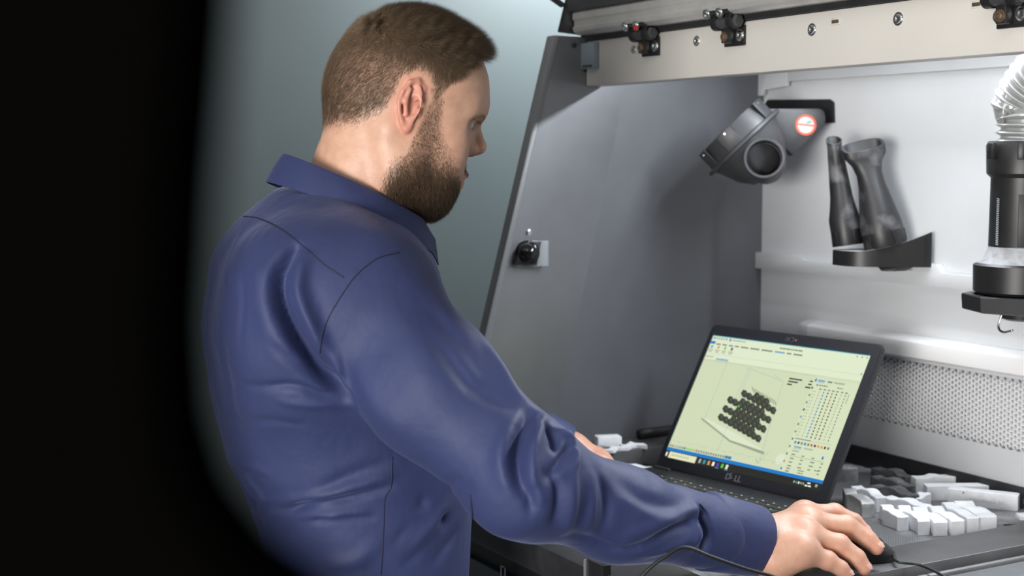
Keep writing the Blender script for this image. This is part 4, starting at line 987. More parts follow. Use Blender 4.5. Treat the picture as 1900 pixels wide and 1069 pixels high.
# ---- body frame
BYAW = math.radians(11.0)
bf = V3(math.sin(BYAW), math.cos(BYAW), 0); br = V3(math.cos(BYAW), -math.sin(BYAW), 0)
BO = dep(665, 600, 1.71); BO[2] = 0
BR = np.stack([br, bf, V3(0, 0, 1)])
def b2w(p): return BO+np.asarray(p, float)@BR
def w2b(p): return (np.asarray(p, float)-BO)@BR.T
neck_top_w = dep(706, 235, 1.70); neck_mid_w = dep(688, 290, 1.70); neck_bot_w = dep(655, 375, 1.705)
NT, NM, NB = w2h(neck_top_w), w2h(neck_mid_w), w2h(neck_bot_w)

ear_h = [(.0, 2, 4), (.5, 4.5, 15), (.5, 4, 26), (2.5, -5, 32.5), (6, -15, 28), (8.5, -21, 16), (9, -22.5, 4), (8, -18.5, -8), (6, -11, -18), (3.5, -4, -24.5)]
ear_r = [2.2, 2.4, 2.6, 3.0, 3.1, 3.0, 2.9, 2.8, 3.0, 3.6]
EX = 77.0
def epts(l): return [V3(EX+a, y, z)/1000 for a, y, z in l]
def ear_sdf(Q):
    # right and left ear
    e = chain(Q, epts(ear_h), [r/1000 for r in ear_r], .0015)
    c, s = math.cos(.42), math.sin(.42); Re = np.array([[c, s, 0], [-s, c, 0], [0, 0, 1.0]])
    pl = ell(Q, V3(80.5, -8, 5)/1000, V3(3.0, 15.0, 26.5)/1000, Re)
    pl = smax(pl, -ell(Q, V3(87, -4.5, 3)/1000, V3(7.5, 8.5, 12.5)/1000, Re), .002)
    pl = smax(pl, -ell(Q, V3(87.5, -9, 22)/1000, V3(5.0, 9.0, 6.0)/1000, Re), .002)
    e = smin(e, pl, .003)
    e = smin(e, chain(Q, [V3(85, -13, 20)/1000, V3(87, -15, 6)/1000, V3(84.5, -9.5, -8)/1000], [.0026, .0028, .0030]), .003)
    e = smin(e, ell(Q, V3(80, 4.8, -2)/1000, V3(3.5, 4.0, 5.5)/1000), .003)
    e = smin(e, ell(Q, V3(80.5, -3.5, -19)/1000, V3(3.8, 6.5, 8.0)/1000, Re), .004)
    return e
def head_sdf(P):
    Q = sx(P)
    d = ell(P, (0, -.002, .033), (.0765, .099, .083))
    d = smin(d, ell(P, (0, .034, .034), (.066, .059, .058)), .03)
    d = smin(d, ell(P, (0, -.030, .005), (.070, .068, .062)), .03)
    d = smin(d, chain(Q, [V3(0, .0855, .024), V3(.022, .0845, .026), V3(.043, .070, .022)], [.0085, .0095, .0085]), .022)
    d = smin(d, ell(P, (0, .036, -.030), (.058, .049, .060)), .025)
    d = smin(d, ell(Q, (.043, .052, -.020), (.023, .028, .023)), .025)
    d = smin(d, ell(Q, (.036, .058, -.046), (.025, .026, .026)), .025)
    d = smin(d, rcone(Q, (.060, .006, -.020), (.056, .010, -.066), .018, .021), .025)
    d = smin(d, rcone(Q, (.055, .010, -.070), (.020, .058, -.090), .021, .020), .03)
    d = smin(d, ell(P, (0, .063, -.088), (.027, .022, .021)), .02)
    d = smin(d, ell(P, (0, .036, -.074), (.050, .042, .036)), .03)
    d = smin(d, ell(P, (0, .068, -.056), (.034, .026, .030)), .02)
    # eye sockets
    d = smax(d, -ell(Q, (.040, .092, .003), (.020, .0165, .0100)), .012)
    d = smin(d, np.linalg.norm(Q-V3(.0335, .0745, .004), axis=1)-.0132, .004)
    d = smax(d, -ell(Q, (.0365, .0885, .0036), (.0140, .0105, .0045)), .0015)
    # nose
    n = chain(P, [V3(0, .088, .014), V3(0, .0995, -.002), V3(0, .1085, -.0135)], [.0068, .0075, .0095], .006)
    n = smin(n, ell(Q, (.0115, .0950, -.0195), (.0075, .010, .0078)), .006)
    n = smin(n, rcone(P, (0, .088, -.014), (0, .0990, -.021), .012, .0075), .008)
    d = smin(d, n, .010)
    d = smax(d, -ell(Q, (.0068, .1010, -.0270), (.0036, .0065, .0035)), .002)
    # lips
    d = smin(d, ell(P, (0, .0920, -.0525), (.023, .0105, .0062)), .006)
    d = smin(d, ell(P, (0, .0910, -.0650), (.019, .0105, .0068)), .006)
    # neck
    nk = rcone(P, NT, NM, .060, .0615); nk = smin(nk, rcone(P, NM, NB, .0615, .070), .02)
    d = smin(d, nk, .022)
    d = smin(d, chain(Q, [V3(.062, -.022, -.030), V3(.050, .0, -.085), V3(.028, .025, -.135)], [.014, .013, .010]), .02)
    d = smin(d, ear_sdf(Q), .0035)
    return d
HW, HQ = iso_mesh(head_sdf, (-.105, -.16, -.215), (.105, .13, .125), .00135, smooth_it=2)
L = HW.copy(); HN = normals(HW, HQ)

# ---- hair / beard masks in head space
def sstep(x, a, b): q = np.clip((x-a)/(b-a), 0, 1); return q*q*(3-2*q)
hl_y = np.array([-.12, -.09, -.06, -.035, -.022, -.010, .008, .022, .036, .050, .060, .075, .10])
hl_z = np.array([-.050, -.050, -.040, -.020, .012, .036, .036, .012, .040, .060, .076, .088, .094])
def hair_amt(L):
    hz = np.interp(L[:, 1], hl_y, hl_z)
    a = sstep(L[:, 2]-hz, -.002, .030)
    front = sstep(L[:, 1], .005, .05)
    a = a*(1-front)+sstep(L[:, 2]-hz, -.001, .006)*front
    return a
def top_amt(L):     # long hair on top against the clipped sides
    return sstep(L[:, 2]+0.10*L[:, 1], .036, .092)
def beard_amt(L):
    x, y, z = np.abs(L[:, 0]), L[:, 1], L[:, 2]
    top = np.interp(y, [-.02, .004, .012, .020, .030, .038, .048, .066, .080, .09], [-.060, -.046, .000, .034, .030, -.004, -.020, -.036, -.050, -.056])
    a = sstep(top-z, -.004, .020)*sstep(y, -.018, .006)
    a *= 1-sstep(-z-.10-.35*(y), .0, .018)          # lower edge on the throat
    # bare patch of lips and under-lip sides
    lipz = (np.abs(z+.0588) < .0115) & (x < .024) & (y > .074)
    a[lipz] = 0
    must = sstep(y, .070, .078)*sstep(-z, .036, .040)*(1-sstep(-z, .048, .0515))*(1-sstep(x, .026, .036))
    return np.maximum(a, must)
hm = hair_amt(L); tm = top_amt(L); bm_ = beard_amt(L)
ear_zone = ear_sdf(sx(L)) < .005
behind_ear = (L[:, 1] > -.034) & (L[:, 1] < .012) & (L[:, 2] < .036) & (L[:, 2] > -.06)
hm[ear_zone] = 0; hm *= 1-np.exp(-(((L[:, 1]+.012)/.020)**4+((L[:, 2]+.005)/.046)**4))
bm_[ear_zone] = 0
ed_ = ear_sdf(sx(L)); red = 0.60*np.exp(-(np.maximum(ed_, 0)/.0035)**2)
ear_zone = ed_ < .004
red = np.maximum(red, 0.45*np.exp(-((np.abs(L[:, 0])/.016)**2+((L[:, 1]-.104)/.014)**2+((L[:, 2]+.022)/.014)**2)))
red = np.maximum(red, 0.22*np.exp(-(((np.abs(L[:, 0])-.048)/.02)**2+((L[:, 1]-.066)/.02)**2+((L[:, 2]+.024)/.018)**2)))
lipm = np.exp(-((L[:, 0]/.022)**4+((L[:, 2]+.0588)/.011)**4))*(L[:, 1] > .078); red = np.maximum(red, 0.75*lipm)
dark = np.maximum(0.32*hm*(1-np.sqrt(tm))+0.85*hm*np.sqrt(tm), bm_*(.22+.35*sstep(-L[:, 2], .03, .085)))
# ---- right and left hands (implicit, world space, joined under the sleeves to the same body mesh)
def hand_sdf(P, J, sc=1.0):
    wr = J['wrist']; d = rcone(P, J['fore'], wr, .031*sc, .0285*sc)
    for k, r in (('index', .0145), ('middle', .0150), ('ring', .0145), ('pinky', .0135)):
        d = smin(d, rcone(P, wr*0.85+J[k][0]*0.15, J[k][0], .0195*sc, r*sc), .016)
    for k, r in (('index', .0112), ('middle', .0118), ('ring', .0112), ('pinky', .0102)):
        j = J[k]; f = chain(P, j, [r*1.22*sc, r*1.02*sc, r*0.90*sc, r*0.78*sc], .003)
        f = smin(f, np.linalg.norm(P-j[1], axis=1)-r*1.06*sc, .004)
        f = smin(f, np.linalg.norm(P-(j[0]+V3(0, 0, .003)), axis=1)-r*1.22*sc, .006)
        if k == 'index': g = f
        else: g = np.minimum(g, f)
    d = smin(d, g, .013)
    t = J['thumb']; d = smin(d, chain(P, t, [.0165*sc, .0135*sc, .0110*sc, .0088*sc], .004), .012)
    d = smin(d, rcone(P, wr, J['heel'], .024*sc, .0200*sc), .022)
    d = smin(d, rcone(P, J['heel'], J['pinky'][0], .020*sc, .0155*sc), .018)
    return d
DH = .045
def fing(*uvD): return [dep(*q) for q in uvD]
def fingr(*uvD): return [dep(u, v, D+DH) for u, v, D in uvD]
RJ = dict(fore=dep(1330, 985, 1.60+DH), wrist=dep(1402, 1006, 1.622+DH),
    index=fingr((1492, 957, 1.662), (1548, 953, 1.672), (1584, 968, 1.672), (1603, 986, 1.668)),
    middle=fingr((1497, 970, 1.640), (1571, 976, 1.650), (1609, 1000, 1.648), (1626, 1016, 1.645)),
    ring=fingr((1493, 993, 1.618), (1557, 1010, 1.622), (1590, 1035, 1.620), (1604, 1054, 1.618)),
    pinky=fingr((1484, 1022, 1.598), (1535, 1040, 1.602), (1560, 1055, 1.602), (1571, 1066, 1.602)),
    thumb=fingr((1425, 985, 1.655), (1470, 995, 1.685), (1520, 1000, 1.690), (1555, 1010, 1.685)),
    heel=dep(1440, 1038, 1.605+DH))
pts = np.array([RJ['fore'], RJ['wrist'], RJ['heel']]+[p for k in ('index', 'middle', 'ring', 'pinky', 'thumb') for p in RJ[k]])
RW, RQ = iso_mesh(lambda P: hand_sdf(P, RJ), pts.min(0)-.035, pts.max(0)+.03, .0016, smooth_it=2)
LD = 2.0
LJ = dict(fore=dep(1015, 822, LD), wrist=dep(1052, 842, LD),
    index=fing((1112, 866, LD-.02), (1140, 886, LD-.03), (1153, 906, LD-.03), (1160, 918, LD-.03)),
    middle=fing((1112, 860, LD), (1145, 881, LD), (1160, 901, LD), (1168, 913, LD)),
    ring=fing((1107, 856, LD+.02), (1139, 874, LD+.02), (1154, 894, LD+.02), (1162, 907, LD+.02)),
    pinky=fing((1101, 855, LD+.038), (1126, 871, LD+.04), (1139, 886, LD+.04), (1146, 898, LD+.04)),
    thumb=fing((1066, 866, LD-.025), (1090, 886, LD-.045), (1112, 901, LD-.05), (1128, 911, LD-.05)),
    heel=dep(1075, 868, LD+.02))
pts = np.array([LJ['fore'], LJ['wrist'], LJ['heel']]+[p for k in ('index', 'middle', 'ring', 'pinky', 'thumb') for p in LJ[k]])
LW, LQ = iso_mesh(lambda P: hand_sdf(P, LJ), pts.min(0)-.035, pts.max(0)+.03, .0028, smooth_it=1)

# ---- torso and arms
ZT_ = np.array([.80, .95, 1.016, 1.08, 1.112, 1.195, 1.272, 1.348, 1.375, 1.40, 1.43, 1.455, 1.48])
YC_ = np.array([.000, .004, .004, -.004, -.0125, -.027, -.037, -.044, -.044, -.040, -.028, -.016, -.008])
HB_ = np.array([.125, .118, .122, .135, .143, .148, .145, .126, .112, .094, .068, .050, .025])
HA_ = np.array([.170, .160, .160, .166, .170, .178, .185, .180, .152, .116, .088, .070, .050])
def torso_sdf(P, infl=0.0):
    z = P[:, 2]; yc = np.interp(z, ZT_, YC_); b = np.interp(z, ZT_, HB_)+infl; a = np.interp(z, ZT_, HA_)+infl
    e = 2.35
    k = (np.abs(P[:, 0]/a)**e+np.abs((P[:, 1]-yc)/b)**e)**(1/e)
    d = (k-1)*np.minimum(a, b)*0.85
    d = smax(d, (P[:, 2]+.38*P[:, 1]-1.411)/1.07, .025)
    return np.maximum(d, .86-P[:, 2])
RSH = dep(672, 552, 1.560); REL = dep(972, 888, 1.475); RWR = dep(1318, 988, 1.585+.04)
RMID = dep(803, 722, 1.515); RFM = dep(1150, 955, 1.545)
LSH = b2w((-.180, -.030, 1.335)); LEL = b2w((-.235, .10, 1.12)); LWR = dep(1022, 832, LD)
def arms_sdf(P, s=1.0):
    d = chain(P, [RSH, RMID, REL, RFM, RWR], [.076*s, .069*s, .058*s, .047*s, .042*s], .03)
    l = chain(P, [LSH, LEL, LWR], [.078*s, .060*s, .040*s], .03)
    return np.minimum(d, l)
def shirt_sdf(P):
    d = torso_sdf(w2b(P))
    d = smin(d, ell(P, b2w((.125, -.085, 1.29)), (.085, .085, .11)), .05)
    k = .010+.048*np.exp(-(np.linalg.norm(P-(RSH+V3(-.02, 0, .01)), axis=1)/.12)**4)+.03*np.exp(-(np.linalg.norm(P-LSH, axis=1)/.14)**4)
    return smin(d, arms_sdf(P), k)
def body_sdf(P):
    d = smin(torso_sdf(w2b(P), -.014), arms_sdf(P, .72), .04)
    return d
allj = np.array([RSH, REL, RWR, LSH, LEL, LWR]); lo = np.minimum(allj.min(0)-.11, b2w((-.2, -.24, .86)).min()*0+[BO[0]-.26, BO[1]-.26, .85]); hi = np.maximum(allj.max(0)+.11, [BO[0]+.26, BO[1]+.24, 1.49]); lo[2] = .85
TW, TQ = iso_mesh(body_sdf, lo, hi, .009, smooth_it=1)
# legs inside trousers stay part of the body mesh
hipR, hipL = b2w((.085, .0, .90)), b2w((-.085, .0, .90)); knR, knL = b2w((.10, .03, .50)), b2w((-.10, .03, .50)); anR, anL = b2w((.105, -.01, .09)), b2w((-.105, -.01, .09))
def legs_sdf(P, g=0.0):
    d = np.minimum(chain(P, [hipR, knR, anR], [.082+g, .056+g, .040+g]), chain(P, [hipL, knL, anL], [.082+g, .056+g, .040+g]))
    return smin(d, ell(P, b2w((0, .0, .93)), (.150+g, .115+g, .10)), .04)
GW, GQ = iso_mesh(lambda P: legs_sdf(P), (BO[0]-.24, BO[1]-.2, .03), (BO[0]+.24, BO[1]+.2, 1.06), .012, smooth_it=1)
parts_ = [(h2w(HW), HQ), (RW, RQ), (LW, LQ), (TW, TQ), (GW, GQ)]
Vs, Qs, off = [], [], 0
for W_, Q_ in parts_: Vs.append(W_); Qs.append(Q_+off); off += len(W_)
person = np_mesh('person', np.vstack(Vs), np.vstack(Qs), M['skin'])
tag(person, 'bearded man in a navy shirt leaning over the tray, right hand on a mouse', 'person')
mask = np.zeros((len(person.data.vertices), 4), np.float32); mask[:, 3] = 1
mask[:len(HW), 0] = dark; mask[:len(HW), 1] = red
hw0 = len(HW)
RWp = RW
hr = np.zeros(len(RW))
for k in ('index', 'middle', 'ring', 'pinky'):
    for ji, wgt, rad in ((0, .42, .013), (1, .45, .010), (2, .30, .008), (3, .35, .011)):
        hr = np.maximum(hr, wgt*np.exp(-(np.linalg.norm(RW-RJ[k][ji], axis=1)/(rad*1.25))**4))
mask[hw0:hw0+len(RW), 1] = hr+0.10
mask[hw0+len(RW):hw0+len(RW)+len(LW), 1] = 0.3
ca_ = person.data.color_attributes.new('mask', 'FLOAT_COLOR', 'POINT'); ca_.data.foreach_set('color', mask.ravel())
def kid(o): o.parent = person; return o

# ---- shirt
def trace(u, v, fn=shirt_sdf, t0=1.2):
    d = pray(u, v); t = t0
    for _ in range(80):
        s = fn((CC+d*t)[None])[0]
        if s < .0004: break
        t += s*0.8
        if t > 2.4: return None
    return CC+d*t
SW, SQ = iso_mesh(shirt_sdf, lo, hi, .0031, smooth_it=2)
SN = normals(SW, SQ)
folds = [  # picture polyline, half width (mm), height (mm)
    ([(548, 462), (518, 508), (517, 560), (545, 622), (588, 684), (640, 735)], 8.5, -20),
    ([(565, 478), (556, 540), (585, 615), (622, 680)], 12, 9),
    ([(535, 455), (490, 520), (500, 600), (550, 690)], 20, 4),
    ([(660, 750), (600, 735), (540, 718), (455, 716)], 7, -4.5), ([(640, 735), (575, 690), (505, 640)], 9, -3.5),
    ([(655, 757), (600, 752), (520, 745)], 7, 2.5), ([(560, 790), (500, 782), (425, 770)], 7, -2.5),
    ([(600, 640), (612, 690), (650, 740)], 7, -5), ([(625, 655), (640, 705), (668, 745)], 7, 3.5),
    ([(462, 938), (560, 941), (650, 925), (725, 902)], 7, -6), ([(480, 924), (600, 918), (720, 884)], 9, 4.5),
    ([(500, 950), (620, 955), (678, 950)], 7, 5.5), ([(478, 962), (600, 964), (690, 962)], 6, -4),
    ([(432, 872), (455, 912), (474, 938)], 9, -8), ([(450, 870), (478, 910), (495, 935)], 8, 4), ([(440, 925), (470, 968), (540, 990)], 9, -5),
    ([(425, 855), (460, 862), (500, 880)], 8, 3),
    ([(735, 1005), (785, 935), (850, 890)], 9, -4), ([(755, 1045), (825, 965), (872, 905)], 9, -4.5), ([(770, 1010), (830, 935)], 10, 3.5), ([(810, 1040), (850, 980)], 9, -3),
    ([(560, 930), (640, 888), (722, 855)], 11, -3), ([(430, 560), (420, 700), (440, 800)], 16, -2.5), ([(470, 430), (450, 540), (445, 640)], 8, -1.8), ([(495, 430), (478, 520)], 7, 1.8), ([(445, 430), (420, 540)], 7, 1.8),
    ([(700, 1010), (660, 1040), (600, 1050)], 14, 3),
    # sleeve
    ([(640, 640), (690, 740), (760, 800)], 22, 3), ([(720, 520), (790, 600), (850, 700)], 26, -3), ([(790, 560), (870, 650), (930, 740)], 18, -4),
    ([(820, 640), (880, 715), (965, 756)], 15, -6), ([(900, 640), (950, 720), (985, 752)], 12, 5),
    ([(985, 764), (962, 820), (958, 870), (972, 918)], 9, -12), ([(1008, 772), (990, 830), (990, 890), (1000, 925)], 10, 8), ([(945, 790), (932, 850), (945, 910)], 14, 5),
    ([(1012, 790), (1028, 815), (1030, 835)], 6, -10), ([(1032, 800), (1055, 815), (1060, 830)], 8, 6), ([(1058, 826), (1042, 855), (1020, 882)], 7, -7), ([(1070, 835), (1062, 870)], 7, 5),
    ([(1012, 880), (1035, 900), (1030, 970)], 9, -6), ([(1060, 865), (1062, 920), (1050, 985)], 10, 4.5), ([(985, 900), (985, 950)], 8, -5),
    ([(1115, 880), (1128, 930), (1120, 978)], 10, -5), ([(1095, 870), (1098, 930), (1090, 985)], 9, 3.5), ([(1150, 890), (1200, 930), (1260, 945)], 13, -3.5), ([(1150, 925), (1220, 960), (1290, 950)], 11, 3),
    ([(1175, 1018), (1245, 985), (1300, 962)], 9, -7), ([(1170, 990), (1240, 965), (1295, 940)], 10, 4), ([(1205, 1030), (1270, 1005), (1308, 990)], 9, 4), ([(1298, 945), (1312, 980), (1304, 1028)], 7, -9), ([(1285, 940), (1292, 980), (1282, 1020)], 7, 4),
    ([(1065, 990), (1130, 1015), (1180, 1022)], 8, -3),
]
disp = np.zeros(len(SW))
tocam = CC-SW; facing = (SN*tocam).sum(1) > -.2*np.linalg.norm(tocam, axis=1)
for pl_, wd, hg in folds:
    p3 = [trace(u, v) for u, v in pl_]; p3 = [p for p in p3 if p is not None]
    if len(p3) < 2: continue
    p3 = spline(p3, 24); wd /= 1000.
    sel = np.where((np.abs(SW-p3.mean(0)).max(1) < np.ptp(p3, axis=0).max()+.06))[0]
    dd, tt = polydist(SW[sel], p3)
    disp[sel] += 1.35*hg/1000.*np.exp(-(dd/(wd*.72))**2)*np.clip(np.sin(np.pi*np.clip(tt*.92+.04, 0, 1)), 0, 1)**0.6
# soft all-over drape
k1 = np.sin(SW[:, 2]*47+SW[:, 0]*23+2*np.sin(SW[:, 1]*31))*np.sin(SW[:, 1]*37-SW[:, 2]*19)
disp += .0011*k1
SW2 = SW+SN*disp[:, None]
SW2 = lap(SW2, SQ, 0.25)
shirt = kid(np_mesh('shirt', SW2, SQ, M['shirt'])); shirt['label'] = 'creased navy cotton shirt'
from mathutils.bvhtree import BVHTree
bvh = BVHTree.FromPolygons([tuple(v) for v in SW2], [tuple(int(i) for i in q) for q in SQ])
def cast(u, v):
    d = Vector(tuple(pray(u, v))).normalized(); h = bvh.ray_cast(Vector(tuple(CC)), d)
    return (np.array(h[0]), np.array(h[1])) if h[0] is not None else None
def skid(o): o.parent = shirt; return o
def seam(name, pix, r=.0007, lift=.0002, n=60, m=None):
    P = [cast(u, v) for u, v in spline([(a, b, 0) for a, b in pix], n)[:, :2]]; P = [h[0]+h[1]*lift for h in P if h is not None]
    keep = [P[0]]
    for p in P[1:]:
        if np.linalg.norm(p-keep[-1]) < .035: keep.append(p)
    return skid(tube(name, keep, r, m or M['seam'], None, k=6, raw=True)) if len(keep) > 3 else None
seam('sleeve_seam', [(742, 468), (700, 480), (662, 510), (636, 545), (612, 585), (597, 622), (594, 655)])
seam('yoke_seam', [(452, 402), (480, 406), (520, 425), (560, 455), (600, 490), (638, 515)])
seam('side_seam', [(728, 848), (727, 870), (725, 905), (714, 925), (712, 970), (707, 1066)])
seam('cuff_seam', [(1298, 935), (1311, 950), (1314, 960)])
seam('placket_edge', [(873, 918), (877, 960), (874, 1000)], .0012)

# ---- collar
def collar():
    ns = 72; rings = []
    cy, cz = -.006, 1.436
    th = np.linspace(-141, 141, ns)
    prof = []
    for t_ in th:
        a = math.radians(t_); sx_, cy_ = math.sin(a), -math.cos(a)
        fr = max(0, (abs(t_)-92)/49)
        base = V3(sx_*.069, cy+cy_*.079+0.010*fr, 0)
        out = V3(sx_, cy_, 0)
        zt = cz-.47*(base[1]-cy)-0.004*fr
        hgt = .032+.018*fr; fl = .017+.012*fr
        p = [base+V3(0, 0, zt-.030)-out*.002, base+V3(0, 0, zt-.004)-out*.001, base+V3(0, 0, zt)+out*.002, base+V3(0, 0, zt-.003)+out*.005,
             base+V3(0, 0, zt-hgt*.5)+out*(.005+fl*.5), base+V3(0, 0, zt-hgt)+out*(.005+fl), base+V3(0, 0, zt-hgt-.0008)+out*(.0038+fl), base+V3(0, 0, zt-hgt*.5)+out*(.003+fl*.5), base+V3(0, 0, zt-.006)+out*.003]
        if abs(t_) > 128:   # pointed collar tips lean forward
            q = (abs(t_)-128)/13
            for i in (5, 6): p[i] = p[i]+V3(0, -.010*q, -.004*q)
        rings.append([b2w(x) for x in p])
    return loft('collar', rings, M['shirt'])
skid(collar())
# collar stand with its button below the chin
for side in (1,):
    c0 = b2w((.018, .030, 1.385))
skid(prism('collar_stand', [b2w((.052, .018, 1.392)), b2w((.020, .040, 1.392)), b2w((.006, .046, 1.375)), b2w((.006, .046, 1.335)), b2w((.045, .036, 1.335))], bf*-.004, M['shirt'], bevel=.001))
bt = b2w((.012, .046, 1.372)); skid(lathe('button', bt, bf+br*.3, [(.005, 0), (.0055, .001), (.005, .002), (.0035, .0016), (.0005, .0016)], M['black'], n=14))
# ---- cuff
cax = dep(1399, 1004, 1.661)-dep(1306, 984, 1.623); cl_ = np.linalg.norm(cax); cx_, cy_, cd_ = basis(cax); c0 = dep(1306, 984, 1.623)
def cring(h, r, sq=1.12):
    # cuff is taller than wide
    out = []
    for k in range(40):
        a = 2*math.pi*k/40; v = cx_*math.cos(a)+cy_*math.sin(a); vz = v@V3(0, 0, 1)
        out.append(c0+cd_*h+(v-V3(0, 0, 1)*0)*r*(1+(sq-1)*abs(vz)))
    return out
skid(loft('cuff', [cring(-.012, .034), cring(0, .0395), cring(.004, .0410), cring(.03, .0392), cring(cl_-.002, .0375), cring(cl_, .0368), cring(cl_-.001, .0355), cring(.02, .0355), cring(-.010, .030)], M['shirt'], cap0=False, cap1=False))
lc = LJ['wrist']-LJ['fore']; skid(lathe('cuff', LJ['fore']-lc*.6, lc, [(.030, 0), (.040, .006), (.039, .04), (.037, .045), (.035, .044), (.034, .01)], M['shirt'], n=28, cap=False))
# ---- trousers, shoes
PW, PQ = iso_mesh(lambda P: np.maximum(np.maximum(legs_sdf(P, .016), P[:, 2]-1.0), .085-P[:, 2]), (BO[0]-.26, BO[1]-.22, .05), (BO[0]+.26, BO[1]+.22, 1.06), .009, smooth_it=1)
kid(np_mesh('trousers', PW, PQ, M['trousers']))
for an in (anR, anL):
    SHW, SHQ = iso_mesh(lambda P: np.maximum(smin(rcone(P, an+bf*-.02+V3(0, 0, -.045), an+bf*.17+V3(0, 0, -.058), .046, .036), rcone(P, an+V3(0, 0, .02), an+V3(0, 0, -.05), .046, .048), .03), .001-P[:, 2]), an-[.12, .26, .1], an+[.12, .26, .06], .008)
    kid(np_mesh('shoe', SHW, SHQ, M['shoe']))
# ---- eyes
for s_ in (1, -1):
    c = V3(.0335*s_, .0735, .004)
    eye = kid(lathe('eye', h2w(c), V3(0.10*s_, 1, -.12)@HR, [(.0004, -.0122), (.006, -.0106), (.0105, -.006), (.0122, 0), (.0110, .0052), (.0062, .0105)], M['eyew'], n=24))
    ir = lathe('iris', h2w(c), V3(0.10*s_, 1, -.12)@HR, [(.0062, .01045), (.0058, .0112), (.0024, .0121)], M['iris'], n=24, cap=False); ir.parent = eye
    pu = lathe('pupil', h2w(c), V3(0.10*s_, 1, -.12)@HR, [(.0024, .0121), (.0004, .0124)], M['pupil'], n=16); pu.parent = eye
# ---- nails
for k in ('middle', 'ring', 'pinky', 'index'):
    j = RJ[k]; d = j[3]-j[2]; d /= np.linalg.norm(d)
    sd = np.cross(d, V3(0, 0, 1)); sd /= np.linalg.norm(sd); upn = np.cross(sd, d)
    r = {'index': .0112, 'middle': .0118, 'ring': .0112, 'pinky': .0102}[k]*.80
    rings = []
    for a in np.linspace(-.9, .9, 9):
        nrm = upn*math.cos(a)+sd*math.sin(a); L0 = .0095*(1-.25*(a/.9)**2)
        rings.append([j[3]+d*(-.0035)+nrm*r*.98, j[3]+d*(-.0035+L0*.5)+nrm*r*1.02, j[3]+d*(-.0035+L0)+nrm*(r*.84), j[3]+d*(-.0035+L0*.9)+nrm*(r*.6)])
    kid(loft('fingernail', rings, M['nail']))

# ---- strands
def strands(name, W, Q, N, dens, n, lenf, dirf, rad, m, jit=.25, rows=3, seed=1, curl=0.0):
    rng = np.random.default_rng(seed)
    A = np.linalg.norm(np.cross(W[Q[:, 1]]-W[Q[:, 0]], W[Q[:, 3]]-W[Q[:, 0]]), axis=1)
    w_ = A*dens[Q].mean(1); w_ /= w_.sum()
    f = rng.choice(len(Q), n, p=w_); a, b = rng.random((2, n))
    q = Q[f]; wt = np.stack([(1-a)*(1-b), a*(1-b), a*b, (1-a)*b], 1)[:, :, None]
    P = (W[q]*wt).sum(1); Nn = (N[q]*wt).sum(1); Nn /= np.linalg.norm(Nn, axis=1)[:, None]
    D = dirf(P, Nn)+rng.normal(0, jit, (n, 3)); D /= np.linalg.norm(D, axis=1)[:, None]
    Ln = lenf(P)*rng.uniform(.65, 1.15, n)
    S = np.cross(D, Nn+rng.normal(0, .3, (n, 3))); S /= np.linalg.norm(S, axis=1)[:, None]; T = np.cross(S, D)
    R = rad*rng.uniform(.7, 1.3, n)
    V = []; cen = P-Nn*.0006
    bend = (D-Nn*(D*Nn).sum(1)[:, None])
    for i in range(rows):
        s = i/(rows-1); c = cen+D*(Ln*s)[:, None]+bend*(Ln*curl*s*s)[:, None]-Nn*(Ln*abs(curl)*.35*s*s)[:, None]
        rr = (R*(1-s*.85))[:, None]
        if i == rows-1: V.append(c)
        else:
            for k in range(3):
                an = 2*math.pi*k/3; V.append(c+(S*math.cos(an)+T*math.sin(an))*rr)
    m_ = len(V); VV = np.stack(V, 1).reshape(-1, 3); base = np.arange(n)[:, None]*m_
    qd = []; tr = []
    for i in range(rows-2):
        for k in range(3): qd.append(np.concatenate([base+i*3+k, base+i*3+(k+1) % 3, base+(i+1)*3+(k+1) % 3, base+(i+1)*3+k], 1))
    i = rows-2
    for k in range(3): tr.append(np.concatenate([base+i*3+k, base+i*3+(k+1) % 3, base+(i+1)*3], 1))
    o = np_mesh(name, h2w(VV), np.concatenate(qd) if qd else None, m, None, True, np.concatenate(tr))
    return kid(o)
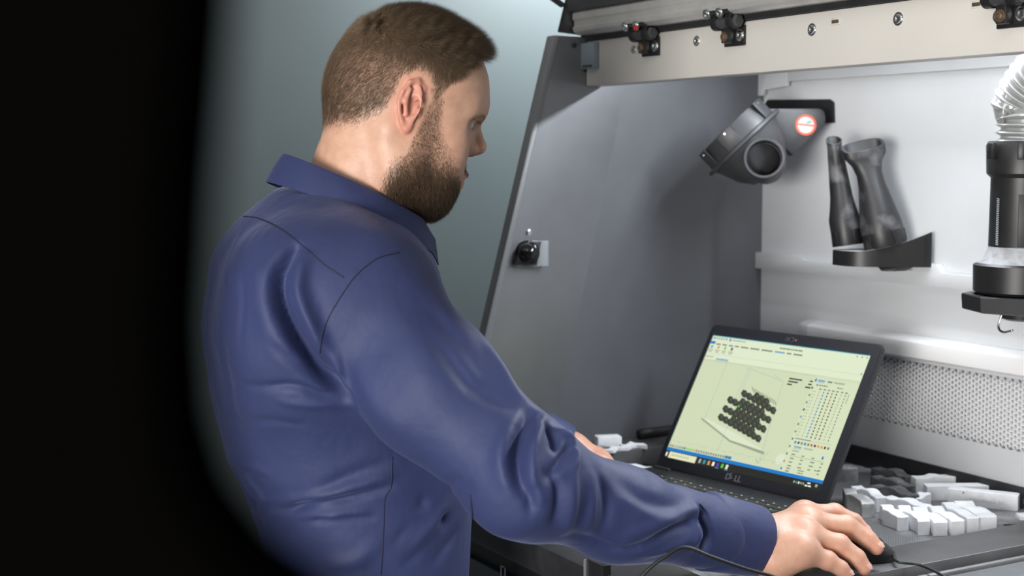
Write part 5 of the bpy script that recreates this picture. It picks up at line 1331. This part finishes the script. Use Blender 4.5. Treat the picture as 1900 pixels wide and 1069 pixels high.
def hdir(P, N):
    t_ = top_amt(P)[:, None]
    side = np.stack([0*P[:, 0], -.25-.5*sstep(-P[:, 1], 0, .08), -1+0*P[:, 0]], 1)
    top = np.stack([-.15*np.sign(P[:, 0])+0*P[:, 0], np.where(P[:, 1] > .03, .70, .95), -.10+0*P[:, 0]], 1)
    bk_ = sstep(-P[:, 1], .050, .095)[:, None]
    top = top*(1-bk_)+np.stack([0*P[:, 0], -.9+0*P[:, 0], -.4+0*P[:, 0]], 1)*bk_
    top = top+np.stack([np.sign(P[:, 0])*.9, 0*P[:, 0], -.45+0*P[:, 0]], 1)*(4*bk_*(1-bk_))
    cl_ = np.stack([np.sin(P[:, 0]*410+P[:, 1]*170)+np.sin(P[:, 1]*330), np.sin(P[:, 2]*390+P[:, 0]*260), np.sin(P[:, 1]*450-P[:, 2]*210)+np.sin(P[:, 0]*520)], 1)
    d = side*(1-t_)+top*t_+.30*cl_*(.35+.65*t_)
    d = d-N*(d*N).sum(1)[:, None]; d /= np.linalg.norm(d, axis=1)[:, None]+1e-6
    return d+N*(.34*(1-t_)+t_*(.40+(.70*sstep(P[:, 2], .06, .105)[:, None]+.55*sstep(P[:, 1], .02, .07)[:, None])*(1-.6*bk_)+1.0*bk_*(1-bk_)))
def hlen(P):
    t_ = top_amt(P); h_ = hair_amt(P)
    return .0040+.0040*h_+t_*(.005+.012*sstep(P[:, 2], .07, .108)*(1-.5*sstep(-P[:, 1], .0, .06))+.007*sstep(P[:, 1], .02, .07))
dens = hm*(.55+.6*tm)
hr_o = strands('hair', HW, HQ, HN, np.maximum(hm, 0)*(0.6+0.5*tm), 170000, hlen, hdir, .00012, M['hair'], jit=.18, rows=3, seed=3, curl=.25)
hr_o['label'] = 'short brown hair clipped close at the sides'; hr_o['kind'] = 'stuff'
def bdir(P, N):
    d = np.stack([0*P[:, 0], .28+.3*sstep(P[:, 1], .03, .08), -1+0*P[:, 0]], 1)
    d = d-N*(d*N).sum(1)[:, None]; d /= np.linalg.norm(d, axis=1)[:, None]+1e-6
    return d+N*.42
bl_ = lambda P: .0045+.0050*sstep(-P[:, 2], .04, .10)
br_o = strands('beard', HW, HQ, HN, bm_*(.6+.8*sstep(-L[:, 2], .03, .09)), 62000, bl_, bdir, .00015, M['beard'], jit=.40, rows=3, seed=5, curl=.25)
br_o['label'] = 'full short brown beard'; br_o['kind'] = 'stuff'
# eyebrows
bw_c = spline([(.016, .093, .018), (.030, .090, .022), (.046, .074, .019)], 12)
bw_c = np.array([L[np.argmin(np.linalg.norm(L-p, axis=1))] for p in bw_c])
Lb = L.copy(); Lb[:, 0] = np.abs(Lb[:, 0]); bd_, bt_ = polydist(Lb, bw_c); bwm = (bd_ < .0050-.0015*bt_)
eb = strands('eyebrows', HW, HQ, HN, bwm.astype(float), 1500, lambda P: .0065+0*P[:, 0], lambda P, N: np.stack([np.sign(P[:, 0])*.9, -.45+0*P[:, 0], .25+0*P[:, 0]], 1)+N*.25, .00018, M['brow'], jit=.15, rows=3, seed=8); eb['kind'] = 'stuff'
